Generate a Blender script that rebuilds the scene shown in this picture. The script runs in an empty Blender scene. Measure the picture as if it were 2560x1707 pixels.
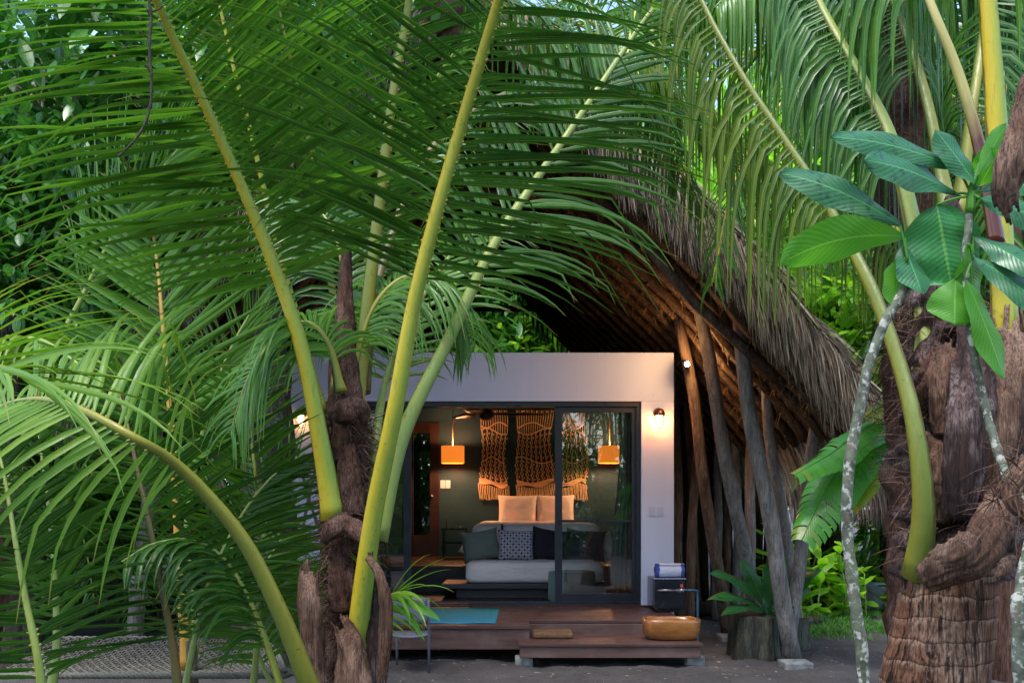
import bpy, math, random
from mathutils import Vector, Matrix, noise
V = Vector
PI = math.pi
R = math.radians
sc = bpy.context.scene
C = sc.collection

# ------------------------------------------------------------------ camera, sky, sun, exposure
CAMZ = 1.35; FPX = 2560.0; HOR = 1265.0
cam_d = bpy.data.cameras.new('camera'); cam = bpy.data.objects.new('camera', cam_d); C.objects.link(cam)
cam.location = (0, 0, CAMZ); cam.rotation_euler = (R(90), 0, 0)
cam_d.lens = 36; cam_d.sensor_width = 36; cam_d.shift_y = (HOR - 853.5) / 2560.0
cam_d.clip_start = 0.05; cam_d.clip_end = 800
sc.camera = cam
W = bpy.data.worlds.new('World'); sc.world = W; W.use_nodes = True
nt = W.node_tree
sky = nt.nodes.new('ShaderNodeTexSky'); sky.sky_type = 'NISHITA'; sky.sun_disc = False
sky.sun_elevation = R(66); sky.sun_rotation = R(205); sky.air_density = 1.0; sky.dust_density = 1.2; sky.ozone_density = 1.0
bg = nt.nodes['Background']; bg.inputs[1].default_value = 0.15
nt.links.new(sky.outputs[0], bg.inputs[0])
sun_d = bpy.data.lights.new('sun', 'SUN'); sun_d.energy = 1.3; sun_d.angle = R(25); sun_d.color = (1, 0.97, 0.93)
sun = bpy.data.objects.new('sun', sun_d); C.objects.link(sun)
# the sun stands high behind the camera's left shoulder
sun.rotation_euler = (R(24), 0, R(-30))
sc.view_settings.view_transform = 'Standard'; sc.view_settings.look = 'None'
sc.view_settings.exposure = 1.72; sc.view_settings.gamma = 1.0
sc.cycles.max_bounces = 8; sc.cycles.transparent_max_bounces = 16
sc.cycles.diffuse_bounces = 4; sc.cycles.glossy_bounces = 3; sc.cycles.transmission_bounces = 4

def P(px, py, Y):            # photograph pixel (2560 wide) at distance Y
    return V(((px - 1280) / FPX * Y, Y, CAMZ - (py - HOR) / FPX * Y))
K = 2560 / 2352.0
def Q(vx, vy, Y): return P(vx * K, vy * K, Y)

# ------------------------------------------------------------------ node helpers
class NB:
    def __init__(s, name):
        s.m = bpy.data.materials.new(name); s.m.use_nodes = True
        s.t = s.m.node_tree; s.t.nodes.clear(); s.out = s.t.nodes.new('ShaderNodeOutputMaterial')
    def n(s, typ, **kw):
        nd = s.t.nodes.new(typ)
        for k, v in kw.items(): setattr(nd, k, v)
        return nd
    def put(s, sock, v):
        if isinstance(v, bpy.types.NodeSocket): s.t.links.new(v, sock)
        else:
            if isinstance(v, (tuple, list)) and len(v) == 3 and sock.type == 'RGBA': v = (*v, 1)
            sock.default_value = v
    def math(s, op, a, b=0.0, c=None):
        nd = s.n('ShaderNodeMath', operation=op); s.put(nd.inputs[0], a); s.put(nd.inputs[1], b)
        if c is not None: s.put(nd.inputs[2], c)
        return nd.outputs[0]
    def coord(s, scale=(1, 1, 1), rot=(0, 0, 0)):
        tc = s.n('ShaderNodeTexCoord'); mp = s.n('ShaderNodeMapping')
        s.t.links.new(tc.outputs['Object'], mp.inputs[0]); mp.inputs['Scale'].default_value = scale; mp.inputs['Rotation'].default_value = rot
        return mp.outputs[0]
    def noise(s, vec, scale, detail=5, rough=0.6, dist=0.0):
        nd = s.n('ShaderNodeTexNoise'); s.put(nd.inputs['Vector'], vec)
        nd.inputs['Scale'].default_value = scale; nd.inputs['Detail'].default_value = detail
        nd.inputs['Roughness'].default_value = rough; nd.inputs['Distortion'].default_value = dist
        return nd.outputs['Fac']
    def mix(s, f, a, b, blend='MIX'):
        nd = s.n('ShaderNodeMix', data_type='RGBA', blend_type=blend)
        s.put(nd.inputs[0], f); s.put(nd.inputs[6], a); s.put(nd.inputs[7], b)
        return nd.outputs[2]
    def ramp(s, f, lo, hi, a=0.0, b=1.0):
        nd = s.n('ShaderNodeMapRange'); s.put(nd.inputs[0], f)
        nd.inputs[1].default_value = lo; nd.inputs[2].default_value = hi
        nd.inputs[3].default_value = a; nd.inputs[4].default_value = b
        return nd.outputs[0]
    def attr(s, name): return s.n('ShaderNodeAttribute', attribute_name=name).outputs['Fac']
    def island(s): return s.n('ShaderNodeNewGeometry').outputs['Random Per Island']
    def bump(s, h, strength=0.5, dist=0.01):
        nd = s.n('ShaderNodeBump'); s.put(nd.inputs['Height'], h)
        nd.inputs['Strength'].default_value = strength; nd.inputs['Distance'].default_value = dist
        return nd.outputs[0]
    def pbr(s, col, rough=0.5, normal=None, metal=0.0, spec=0.5, coat=0.0, emis=None, es=0.0, sheen=0.0):
        nd = s.n('ShaderNodeBsdfPrincipled')
        s.put(nd.inputs['Base Color'], col); s.put(nd.inputs['Roughness'], rough)
        nd.inputs['Metallic'].default_value = metal; nd.inputs['Specular IOR Level'].default_value = spec
        nd.inputs['Coat Weight'].default_value = coat; nd.inputs['Coat Roughness'].default_value = 0.15
        if sheen: nd.inputs['Sheen Weight'].default_value = sheen
        if normal is not None: s.put(nd.inputs['Normal'], normal)
        if emis is not None: s.put(nd.inputs['Emission Color'], emis); nd.inputs['Emission Strength'].default_value = es
        return nd.outputs[0]
    def done(s, sh): s.t.links.new(sh, s.out.inputs[0]); return s.m

def basic(name, c1, c2, scale=4, rough=0.6, bump=0.3, bscale=40, stretch=(1, 1, 1), metal=0, isl=0.0, bd=0.004, spec=0.5, coat=0.0, detail=6, rot=(0, 0, 0), lo=0.3, hi=0.7):
    b = NB(name); v = b.coord(stretch, rot)
    f = b.ramp(b.noise(v, scale, detail), lo, hi)
    if isl: f = b.math('ADD', b.math('MULTIPLY', f, 1 - isl), b.math('MULTIPLY', b.island(), isl))
    col = b.mix(f, c1, c2)
    h = b.noise(v, bscale, 4)
    rr = b.ramp(b.noise(v, scale * 2, 3), 0.3, 0.7, max(0.02, rough - 0.1), min(1, rough + 0.1))
    return b.done(b.pbr(col, rr, b.bump(h, bump, bd), metal, spec, coat))

def leafmat(name, c1, c2, tip=(0.35, 0.22, 0.07), rib=(0.25, 0.32, 0.06), rough=0.38, trans=0.28, tipat=0.9, veins=0, spots=0.0, tl=(1.6, 1.7, 0.8), ribw=0.12, spec=0.5, tipamt=1.0):
    b = NB(name); v = b.coord()
    isl = b.island()
    f = b.math('ADD', b.math('MULTIPLY', isl, 0.6), b.math('MULTIPLY', b.ramp(b.noise(v, 2.2, 3), 0.3, 0.7), 0.4))
    col = b.mix(f, c1, c2)
    t = b.attr('t'); u = b.attr('u')
    au = b.math('ABSOLUTE', u)
    if spots:
        sp = b.ramp(b.noise(v, 38, 3), 0.56, 0.66, 0, spots)
        col = b.mix(sp, col, (c1[0] * 0.4, c1[1] * 0.4, c1[2] * 0.5))
    col = b.mix(b.ramp(au, ribw * 0.5, ribw, 0.75, 0.0), col, rib)
    # tips brown only on some leaves
    ta = b.math('MULTIPLY', b.ramp(t, tipat, 1.0, 0, 1), b.ramp(isl, 0.35, 0.6, 0, tipamt))
    col = b.mix(ta, col, tip)
    hn = b.noise(v, 25, 3)
    if veins:
        w = b.math('SINE', b.math('MULTIPLY', b.math('SUBTRACT', b.math('MULTIPLY', t, veins), b.math('MULTIPLY', au, veins * 0.22)), 2 * PI))
        wp = b.math('POWER', b.ramp(w, -1, 1), 4.0)
        col = b.mix(b.math('MULTIPLY', wp, 0.22), col, rib)
        hn = b.math('ADD', b.math('MULTIPLY', w, -0.14), b.math('MULTIPLY', hn, 0.5))
    nb = b.bump(hn, 0.35, 0.004 if veins else 0.003)
    pr = b.pbr(col, b.ramp(b.noise(v, 12, 2), 0.35, 0.65, max(.08, rough - 0.12), rough + 0.14), nb, 0, spec)
    tr = b.n('ShaderNodeBsdfTranslucent')
    tc = b.mix(1.0, col, tl, 'MULTIPLY'); b.put(tr.inputs[0], tc)
    mx = b.n('ShaderNodeMixShader'); mx.inputs[0].default_value = trans
    b.t.links.new(pr, mx.inputs[1]); b.t.links.new(tr.outputs[0], mx.inputs[2])
    return b.done(mx.outputs[0])

# ------------------------------------------------------------------ materials
M = {}
M['leaf_dark'] = leafmat('palm_leaf_dark', (0.013, 0.062, 0.010), (0.055, 0.17, 0.02), rough=0.32, trans=.25, spec=.35)
M['leaf_mid'] = leafmat('palm_leaf_mid', (0.03, 0.12, 0.013), (0.12, 0.28, 0.027), rough=0.33, spec=.35)
M['leaf_lime'] = leafmat('palm_leaf_lime', (0.06, 0.18, 0.015), (0.18, 0.31, 0.03), rough=0.42, spec=.3, tipat=0.8)
M['leaf_yel'] = leafmat('palm_leaf_yellowing', (0.02, 0.08, 0.01), (0.13, 0.19, 0.015), rough=0.45, spec=.25, tip=(0.35, 0.22, 0.03), tipat=0.85, trans=0.4)
M['leaf_dry'] = leafmat('palm_leaf_dry', (0.12, 0.085, 0.06), (0.3, 0.24, 0.18), rough=0.6, rib=(0.3, 0.25, 0.18))
M['plum_dark'] = leafmat('frangipani_leaf_blue_green', (0.016, 0.095, 0.035), (0.035, 0.16, 0.055), rough=0.38, veins=15, spots=0.85, rib=(0.1, 0.36, 0.12), ribw=0.05, trans=0.15, tipamt=0, tl=(1.3, 1.6, .8))
M['plum_mid'] = leafmat('frangipani_leaf_mid', (0.03, 0.19, 0.05), (0.05, 0.24, 0.07), rough=0.36, veins=17, spots=0.4, rib=(0.16, 0.42, 0.08), ribw=0.05, trans=0.2, tipamt=0, tl=(1.3, 1.6, .8))
M['plum_lime'] = leafmat('frangipani_leaf_lime', (0.05, 0.23, 0.015), (0.1, 0.33, 0.03), rough=0.45, veins=17, rib=(0.22, 0.5, 0.08), ribw=0.05, trans=0.45, tipamt=0, tl=(1.6, 1.6, .8))
M['broad'] = leafmat('broad_leaf', (0.018, 0.1, 0.018), (0.07, 0.24, 0.03), rough=0.28, ribw=0.06, trans=0.25, tipamt=0.1)
M['broad_l'] = leafmat('broad_leaf_light', (0.13, 0.36, 0.02), (0.36, 0.6, 0.06), rough=0.4, ribw=0.06, trans=0.5, tipamt=0.1)
M['banana'] = leafmat('banana_leaf', (0.04, 0.22, 0.025), (0.09, 0.33, 0.04), rough=0.25, veins=40, rib=(0.25, 0.4, 0.08), ribw=0.06, trans=0.3, tip=(0.3, 0.16, 0.03))
M['banana_l'] = leafmat('banana_leaf_yellow', (0.12, 0.28, 0.015), (0.3, 0.38, 0.02), rough=0.35, veins=40, rib=(0.35, 0.4, 0.08), ribw=0.06, trans=0.5, tip=(0.5, 0.3, 0.02), tipat=.7)
M['fern'] = leafmat('fern_leaf', (0.015, 0.09, 0.02), (0.03, 0.14, 0.03), rough=0.35, veins=20, rib=(0.08, 0.2, 0.05), ribw=0.07, trans=0.25, tipamt=0.3)
M['grass'] = leafmat('grass', (0.04, 0.15, 0.02), (0.1, 0.28, 0.03), rough=0.5, tipamt=0.1)

def rachmat(name, c1, c2, c3, patch=0.35):
    b = NB(name); v = b.coord((1, 1, 0.25))
    u = b.attr('u')
    f = b.ramp(b.noise(v, 7, 4, 0.6, 1.0), 0.35, 0.65)
    col = b.mix(b.ramp(u, 0.15, 0.75), c1, c2)
    col = b.mix(b.math('MULTIPLY', f, patch), col, c3)
    sc_ = b.ramp(b.noise(b.coord((1, 1, 0.5)), 60, 4), 0.64, 0.7, 0, 0.6)
    col = b.mix(sc_, col, (0.07, 0.05, 0.02))
    ed = b.math('ADD', u, b.math('MULTIPLY', b.noise(b.coord((1, 1, .3)), 25, 4), .12))
    col = b.mix(b.ramp(ed, 0.07, 0.1, .85, 0), col, (0.09, 0.05, 0.03))
    stk = b.ramp(b.noise(b.coord((1, 1, .1)), 55, 4, .7), .56, .7, 0, .55); col = b.mix(stk, col, (c2[0] * .5, c2[1] * .55, c2[2] * .6))
    h = b.math('ADD', b.noise(b.coord((1, 1, 0.06)), 110, 4), b.math('MULTIPLY', b.noise(b.coord(), 14, 3), .8))
    return b.done(b.pbr(col, b.ramp(b.noise(b.coord(), 20, 3), .3, .7, .32, .55), b.bump(h, 0.5, 0.004), 0, 0.4, 0.05))
M['rach_yel'] = rachmat('rachis_yellow_green', (0.58, 0.4, 0.01), (0.22, 0.34, 0.05), (0.5, 0.46, 0.05), .5)
M['rach_green'] = rachmat('rachis_green', (0.19, 0.25, 0.035), (0.2, 0.3, 0.08), (0.34, 0.31, 0.03))
M['rach_olive'] = rachmat('rachis_olive', (0.14, 0.18, 0.025), (0.26, 0.24, 0.02), (0.1, 0.15, 0.03))
M['rach_dark'] = rachmat('rachis_dark', (0.05, 0.07, 0.02), (0.13, 0.1, 0.03), (0.28, 0.17, 0.03))
M['rach_orange'] = rachmat('rachis_orange', (0.42, 0.2, 0.02), (0.35, 0.25, 0.03), (0.2, 0.1, 0.02))
M['rach_red'] = rachmat('rachis_red_brown', (0.1, 0.02, 0.01), (0.16, 0.05, 0.02), (0.3, 0.2, 0.03))

def stained():
    b = NB('rachis_red_stained'); tc = b.n('ShaderNodeTexCoord'); sp = b.n('ShaderNodeSeparateXYZ'); b.t.links.new(tc.outputs['Object'], sp.inputs[0])
    z = b.math('ADD', sp.outputs[2], b.math('MULTIPLY', b.noise(b.coord((1, 1, .2)), 30, 4), .16))
    col = b.mix(b.ramp(z, 2.66, 2.86), (0.1, 0.02, 0.008), (0.42, 0.36, 0.1))
    return b.done(b.pbr(col, 0.25, b.bump(b.noise(b.coord((1, 1, 0.08)), 90, 3), 0.25, 0.003), 0, 0.5, 0.3))
M['rach_stain'] = stained()
def barkmat(name, dark, mid, light, vs=0.12, ring=0.0, scale=16, bumpd=0.02):
    b = NB(name); v = b.coord((1, 1, vs)); v2 = b.coord()
    n1 = b.noise(v, scale, 8, 0.75, 0.8); n2 = b.noise(b.coord((1, 1, .4)), 7, 6, .7); n3 = b.noise(v, scale * 4.5, 4, 0.7)
    f = b.math('ADD', b.math('MULTIPLY', n1, .6), b.math('MULTIPLY', n3, .4))
    col = b.mix(b.ramp(f, 0.42, 0.6), dark, mid)
    col = b.mix(b.math('MULTIPLY', b.ramp(n2, 0.46, 0.66), b.ramp(n3, .42, .62, .15, 1)), col, light)
    h = b.math('ADD', b.math('MULTIPLY', n1, .6), b.math('MULTIPLY', n3, .5))
    if ring:
        wv = b.n('ShaderNodeTexWave', wave_type='BANDS', bands_direction='Z', wave_profile='SAW')
        wv.inputs['Scale'].default_value = ring; wv.inputs['Distortion'].default_value = 2.6; wv.inputs['Detail'].default_value = 4; wv.inputs['Detail Scale'].default_value = 1.6
        b.t.links.new(v2, wv.inputs['Vector'])
        col = b.mix(b.ramp(wv.outputs['Fac'], 0.0, 0.14, .75, 0), col, (dark[0] * .5, dark[1] * .5, dark[2] * .5))
        col = b.mix(b.math('MULTIPLY', b.ramp(wv.outputs['Fac'], 0.7, 1.0, 0, .8), b.ramp(n3, .4, .6)), col, light)
        ck = b.noise(b.coord((1, 1, .06)), 34, 5, .7, .3)
        cr = b.ramp(ck, .40, .46, 1, 0)
        col = b.mix(b.math('MULTIPLY', cr, .85), col, (dark[0] * .4, dark[1] * .4, dark[2] * .4))
        h = b.math('SUBTRACT', b.math('ADD', h, b.math('MULTIPLY', wv.outputs['Fac'], 0.8)), cr)
    return b.done(b.pbr(col, 0.85, b.bump(h, 1.0, bumpd), 0, 0.2))
M['trunk_ring'] = barkmat('ringed_palm_bark', (0.05, 0.02, 0.012), (0.29, 0.135, 0.075), (0.5, 0.33, 0.23), vs=0.12, ring=4.2, scale=30, bumpd=0.02)
M['fibre'] = barkmat('palm_fibre', (0.018, 0.008, 0.006), (0.12, 0.055, 0.035), (0.28, 0.17, 0.13), vs=0.25, scale=38, bumpd=.015)
M['sheath'] = barkmat('dry_sheath', (0.03, 0.016, 0.012), (0.155, 0.08, 0.048), (0.33, 0.21, 0.15), vs=0.06, scale=45, bumpd=0.008)
M['char'] = barkmat('dark_sheath', (0.012, 0.009, 0.01), (0.06, 0.03, 0.022), (0.28, 0.2, 0.19), vs=0.08, scale=28, bumpd=.015)
M['bark'] = barkmat('tree_bark', (0.03, 0.025, 0.02), (0.1, 0.08, 0.06), (0.16, 0.17, 0.1), vs=0.3)
M['moss_bark'] = barkmat('mossy_bark', (0.02, 0.022, 0.014), (0.075, 0.08, 0.05), (0.13, 0.19, 0.09), vs=0.5)
M['pole'] = barkmat('weathered_pole', (0.09, 0.08, 0.075), (0.24, 0.205, 0.18), (0.36, 0.33, 0.3), vs=0.07, scale=20, bumpd=0.006)
M['pole_b'] = barkmat('brown_pole', (0.05, 0.03, 0.02), (0.16, 0.1, 0.065), (0.24, 0.17, 0.12), vs=0.07, scale=20, bumpd=0.006)
M['pole_shaded'] = barkmat('shaded_pole', (0.015, 0.01, 0.007), (0.05, 0.03, 0.02), (0.09, 0.06, 0.045), vs=0.07, scale=20, bumpd=0.006)  # darker copy of the brown pole; shade under the roof is in its colour
M['stump'] = barkmat('stump_wood', (0.02, 0.02, 0.016), (0.075, 0.07, 0.05), (0.14, 0.15, 0.1), vs=0.12, scale=14)
M['rafter'] = barkmat('rafter_wood', (0.03, 0.016, 0.009), (0.11, 0.06, 0.03), (0.2, 0.12, 0.06), vs=1, scale=9)
def lichen():
    b = NB('lichen_branch'); v = b.coord()
    col = b.mix(b.ramp(b.noise(v, 20, 4), 0.35, 0.6), (0.05, 0.055, 0.04), (0.13, 0.15, 0.1))
    s = b.ramp(b.noise(v, 42, 5, 0.65), 0.52, 0.58, 0, 0.85)
    col = b.mix(s, col, (0.42, 0.42, 0.36))
    s2 = b.ramp(b.noise(v, 25, 3), 0.6, 0.68, 0, 0.7); col = b.mix(s2, col, (0.14, 0.1, 0.07))
    return b.done(b.pbr(col, 0.75, b.bump(b.noise(v, 60, 4), 0.6, 0.006), 0, 0.3))
M['lichen'] = lichen()

def thatchmat(name, c1, c2, c3):
    b = NB(name); isl = b.island(); v = b.coord((1, 1, 0.3))
    col = b.mix(isl, c1, c2); col = b.mix(b.ramp(b.noise(v, 9, 3), 0.5, 0.75, 0, 0.6), col, c3)
    return b.done(b.pbr(col, 0.75, None, 0, 0.3))
M['thatch'] = thatchmat('thatch_strand', (0.045, 0.03, 0.02), (0.5, 0.39, 0.28), (0.18, 0.1, 0.05))
M['thatch_gold'] = thatchmat('thatch_gold', (0.16, 0.085, 0.03), (0.38, 0.22, 0.08), (0.2, 0.1, 0.03))
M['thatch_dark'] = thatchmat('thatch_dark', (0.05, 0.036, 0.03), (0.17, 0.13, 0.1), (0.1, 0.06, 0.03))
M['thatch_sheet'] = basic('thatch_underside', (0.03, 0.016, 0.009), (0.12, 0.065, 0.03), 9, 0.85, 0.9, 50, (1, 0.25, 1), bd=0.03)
M['sand'] = None
def sand():
    b = NB('dark_sand'); v = b.coord()
    col = b.mix(b.ramp(b.noise(v, 1.3, 6), 0.3, 0.7), (0.055, 0.05, 0.052), (0.12, 0.108, 0.105))
    col = b.mix(b.ramp(b.noise(v, 90, 3), 0.55, 0.75, 0, 0.5), col, (0.2, 0.18, 0.17))
    col = b.mix(b.ramp(b.noise(v, 14, 4), 0.66, 0.74, 0, 0.6), col, (0.07, 0.04, 0.02))
    h = b.math('ADD', b.noise(v, 7, 6), b.math('MULTIPLY', b.noise(v, 60, 4), 0.25))
    return b.done(b.pbr(col, 0.9, b.bump(h, 0.9, 0.06), 0, 0.2))
M['sand'] = sand()
def wallmat(name, col, dirt=0.25):
    b = NB(name); v = b.coord()
    c = b.mix(b.ramp(b.noise(v, 1.6, 6), 0.4, 0.8, 0, dirt), col, (col[0] * 0.8, col[1] * 0.78, col[2] * 0.74))
    c = b.mix(b.ramp(b.noise(b.coord((9, 9, .35)), 3, 5, .7), .55, .85, 0, dirt * .5), c, (col[0] * .6, col[1] * .58, col[2] * .52))
    c = b.mix(b.ramp(b.noise(v, 26, 2), 0.73, 0.76, 0, 0.5), c, (0.25, 0.2, 0.18))
    return b.done(b.pbr(c, 0.55, b.bump(b.noise(v, 35, 5), 0.12, 0.004), 0, 0.4))
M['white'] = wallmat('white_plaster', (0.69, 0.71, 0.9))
M['green_wall'] = wallmat('dark_green_wall', (0.008, 0.042, 0.064), 0.3)
M['ceil'] = wallmat('dark_ceiling', (0.05, 0.05, 0.055), 0.2)
M['navy'] = basic('dark_aluminium', (0.012, 0.015, 0.025), (0.022, 0.027, 0.042), 3, 0.35, 0.05, 60)
def deckmat(name, c1, c2, c3, board=0.0, axis='Y', rough=0.4):
    b = NB(name); v = b.coord((0.35, 6, 6))
    f = b.ramp(b.noise(v, 5, 7, 0.65, 0.5), 0.3, 0.7)
    col = b.mix(f, c1, c2); col = b.mix(b.ramp(b.noise(b.coord(), 3.5, 5), 0.5, 0.72, 0, 0.7), col, c3)
    col = b.mix(b.math('MULTIPLY', b.island(), 0.35), col, c1)
    return b.done(b.pbr(col, b.ramp(b.noise(b.coord(), 6, 4), 0.3, 0.7, rough - 0.12, rough + 0.15), b.bump(b.noise(v, 12, 5), 0.3, 0.004), 0, 0.5))
M['deck'] = deckmat('deck_wood', (0.055, 0.026, 0.022), (0.11, 0.055, 0.046), (0.15, 0.092, 0.082), rough=.45)
M['deck_side'] = deckmat('deck_fascia', (0.07, 0.034, 0.028), (0.16, 0.09, 0.075), (0.21, 0.14, 0.125), rough=0.55)
M['floor'] = deckmat('interior_floor', (0.05, 0.02, 0.013), (0.09, 0.036, 0.022), (0.07, 0.03, 0.02), rough=0.35)
M['door_wood'] = deckmat('door_wood', (0.02, 0.008, 0.006), (0.04, 0.014, 0.009), (0.03, 0.01, 0.008))
M['black'] = basic('black_lacquer', (0.01, 0.013, 0.02), (0.018, 0.022, 0.032), 3, 0.18, 0.03, 30, spec=0.6)
M['bedbase'] = basic('bed_platform', (0.025, 0.025, 0.032), (0.05, 0.05, 0.06), 3, 0.5, 0.1, 30, (0.4, 3, 3))
M['conc'] = basic('concrete', (0.12, 0.125, 0.12), (0.36, 0.36, 0.34), 14, 0.85, 0.6, 60, bd=0.01)
def fabric(name, c1, c2, sheen=0.2, wr=0.4):
    b = NB(name); v = b.coord()
    col = b.mix(b.ramp(b.noise(v, 3, 4), 0.3, 0.7), c1, c2)
    h = b.math('ADD', b.noise(b.coord((1, 1, 2.2)), 6, 4, 0.5, 0.8), b.math('MULTIPLY', b.noise(v, 260, 2), 0.05))
    return b.done(b.pbr(col, 0.9, b.bump(h, wr, 0.05), 0, 0.2, sheen=sheen))
M['linen'] = fabric('white_linen', (0.78, 0.69, 0.68), (0.82, 0.74, 0.73))
M['sage'] = fabric('sage_linen', (0.13, 0.17, 0.15), (0.18, 0.22, 0.19))
M['otto'] = fabric('teal_grey_fabric', (0.12, 0.2, 0.19), (0.17, 0.26, 0.25), wr=0.15)
M['curtain'] = fabric('grey_curtain', (0.26, 0.32, 0.33), (0.34, 0.4, 0.41), wr=0.1)
M['towel'] = fabric('towel', (0.62, 0.64, 0.78), (0.72, 0.72, 0.85), wr=0.5)
M['towel_b'] = fabric('towel_blue', (0.06, 0.09, 0.35), (0.1, 0.14, 0.45), wr=0.5)
M['charcoal'] = fabric('charcoal_fabric', (0.02, 0.024, 0.035), (0.035, 0.04, 0.055))
M['rope'] = basic('macrame_cord', (0.6, 0.4, 0.2), (0.75, 0.52, 0.28), 30, 0.9, 0.8, 220, isl=0.3, bd=0.004)
M['hrope'] = basic('hammock_rope', (0.06, 0.058, 0.045), (0.18, 0.165, 0.14), 12, 0.9, 0.5, 150, isl=0.4)
M['drope'] = basic('mossy_rope', (0.05, 0.06, 0.045), (0.2, 0.19, 0.15), 40, 0.95, 0.6, 150, isl=0.5)
M['copper'] = basic('bronze_metal', (0.14, 0.06, 0.03), (0.2, 0.09, 0.05), 10, 0.4, 0.1, 60, metal=0.8)
M['fan'] = basic('fan_wood', (0.09, 0.03, 0.016), (0.15, 0.05, 0.025), 6, 0.3, 0.05, 60, (0.3, 4, 4))
M['metal'] = basic('grey_painted_metal', (0.1, 0.11, 0.15), (0.14, 0.15, 0.19), 5, 0.4, 0.05, 60, metal=0.3)
M['mesh_back'] = basic('grey_sling', (0.14, 0.14, 0.19), (0.2, 0.2, 0.26), 4, 0.7, 0.5, 300)
M['pipe'] = basic('blue_pipe', (0.02, 0.07, 0.14), (0.04, 0.12, 0.22), 9, 0.45, 0.05, 60)
M['chrome'] = basic('steel', (0.25, 0.25, 0.28), (0.4, 0.4, 0.42), 9, 0.3, 0.05, 60, metal=0.9)
M['red'] = basic('red_plastic', (0.45, 0.05, 0.05), (0.55, 0.09, 0.08), 9, 0.4, 0.05, 60)
M['plate'] = basic('switch_plastic', (0.56, 0.58, 0.72), (0.62, 0.64, 0.78), 3, 0.4, 0.02, 30)
M['basin'] = basic('carved_wood', (0.16, 0.05, 0.012), (0.42, 0.17, 0.04), 5, 0.25, 0.25, 20, (0.5, 2, 2), coat=0.6)
M['coir'] = basic('coir', (0.1, 0.05, 0.02), (0.24, 0.13, 0.06), 30, 0.95, 1.0, 300, bd=0.01)
M['card'] = basic('white_card', (0.6, 0.55, 0.5), (0.7, 0.65, 0.6), 3, 0.5, 0.02, 30)

def patterned():
    b = NB('petal_print'); tc = b.n('ShaderNodeTexCoord'); sp = b.n('ShaderNodeSeparateXYZ'); b.t.links.new(tc.outputs['Object'], sp.inputs[0])
    k = 1 / 0.066
    wob = b.math('MULTIPLY', b.math('SUBTRACT', b.noise(b.coord(), 14, 2), 0.5), 0.28)
    def cell(o): return b.math('ABSOLUTE', b.math('SUBTRACT', b.math('FRACT', b.math('ADD', b.math('MULTIPLY', o, k), wob)), 0.5))
    a = cell(sp.outputs[0]); c = cell(sp.outputs[2])
    d = b.math('ABSOLUTE', b.math('SUBTRACT', a, c)); s = b.math('ADD', a, c)
    wid = b.math('MULTIPLY', b.math('SINE', b.math('MULTIPLY', s, PI)), 0.3)
    pet = b.ramp(b.math('SUBTRACT', wid, d), -0.01, 0.04)
    line = b.ramp(d, 0.015, 0.04)
    f = b.math('MULTIPLY', pet, line)
    col = b.mix(f, (0.02, 0.022, 0.06), (0.6, 0.55, 0.62))
    return b.done(b.pbr(col, 0.9, b.bump(b.noise(b.coord((1, 1, 2)), 7, 4), 0.4, 0.04), 0, 0.2))
M['petal'] = patterned()
def scallop():
    b = NB('scallop_weave'); tc = b.n('ShaderNodeTexCoord'); sp = b.n('ShaderNodeSeparateXYZ'); b.t.links.new(tc.outputs['Object'], sp.inputs[0])
    x = b.math('ABSOLUTE', b.math('SINE', b.math('MULTIPLY', sp.outputs[0], 110)))
    z = b.math('FRACT', b.math('ADD', b.math('MULTIPLY', sp.outputs[2], 48), b.math('MULTIPLY', x, 0.7)))
    f = b.ramp(b.math('ABSOLUTE', b.math('SUBTRACT', z, 0.5)), 0.06, 0.18, 1, 0)
    col = b.mix(f, (0.012, 0.012, 0.02), (0.12, 0.1, 0.15))
    return b.done(b.pbr(col, 0.85, b.bump(f, 0.8, 0.006), 0, 0.2))
M['scallop'] = scallop()
def rugmat():
    b = NB('rug_weave'); tc = b.n('ShaderNodeTexCoord'); sp = b.n('ShaderNodeSeparateXYZ'); b.t.links.new(tc.outputs['Object'], sp.inputs[0])
    y = sp.outputs[1]
    st = b.noise(b.coord((0.05, 9, 1)), 3, 4)
    base = b.mix(b.ramp(y, -0.5, 0.6), (0.01, 0.16, 0.36), (0.03, 0.27, 0.22))
    col = b.mix(b.ramp(st, 0.45, 0.55), base, (0.02, 0.3, 0.42))
    dots = b.math('MULTIPLY', b.math('SINE', b.math('MULTIPLY', sp.outputs[0], 260)), b.math('SINE', b.math('MULTIPLY', y, 130)))
    col = b.mix(b.ramp(dots, 0.3, 0.6, 0, 0.55), col, (0.16, 0.4, 0.38))
    return b.done(b.pbr(col, 0.75, b.bump(dots, 0.6, 0.004), 0, 0.3))
M['rug'] = rugmat()
def glassmat(name='thin_glass', tint=(0.8, 0.88, 0.9), ior=2.3):
    b = NB(name); tr = b.n('ShaderNodeBsdfTransparent'); b.put(tr.inputs[0], tint)
    gl = b.n('ShaderNodeBsdfGlossy'); gl.inputs['Roughness'].default_value = 0.012
    fr = b.n('ShaderNodeFresnel'); fr.inputs[0].default_value = ior
    mx = b.n('ShaderNodeMixShader'); b.t.links.new(fr.outputs[0], mx.inputs[0])
    b.t.links.new(tr.outputs[0], mx.inputs[1]); b.t.links.new(gl.outputs[0], mx.inputs[2])
    return b.done(mx.outputs[0])
M['glass'] = glassmat(); M['glass_back'] = glassmat('dark_glass', (.3, .36, .36), 2.0)
def emit(name, col, s):
    b = NB(name); return b.done(b.pbr(col, 0.5, None, 0, 0.3, emis=col, es=s))
M['bulb'] = emit('glowing_bulb', (1.0, 0.55, 0.2), 9)
M['wallbulb'] = emit('wall_bulb', (1.0, 0.34, 0.09), 44)
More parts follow.
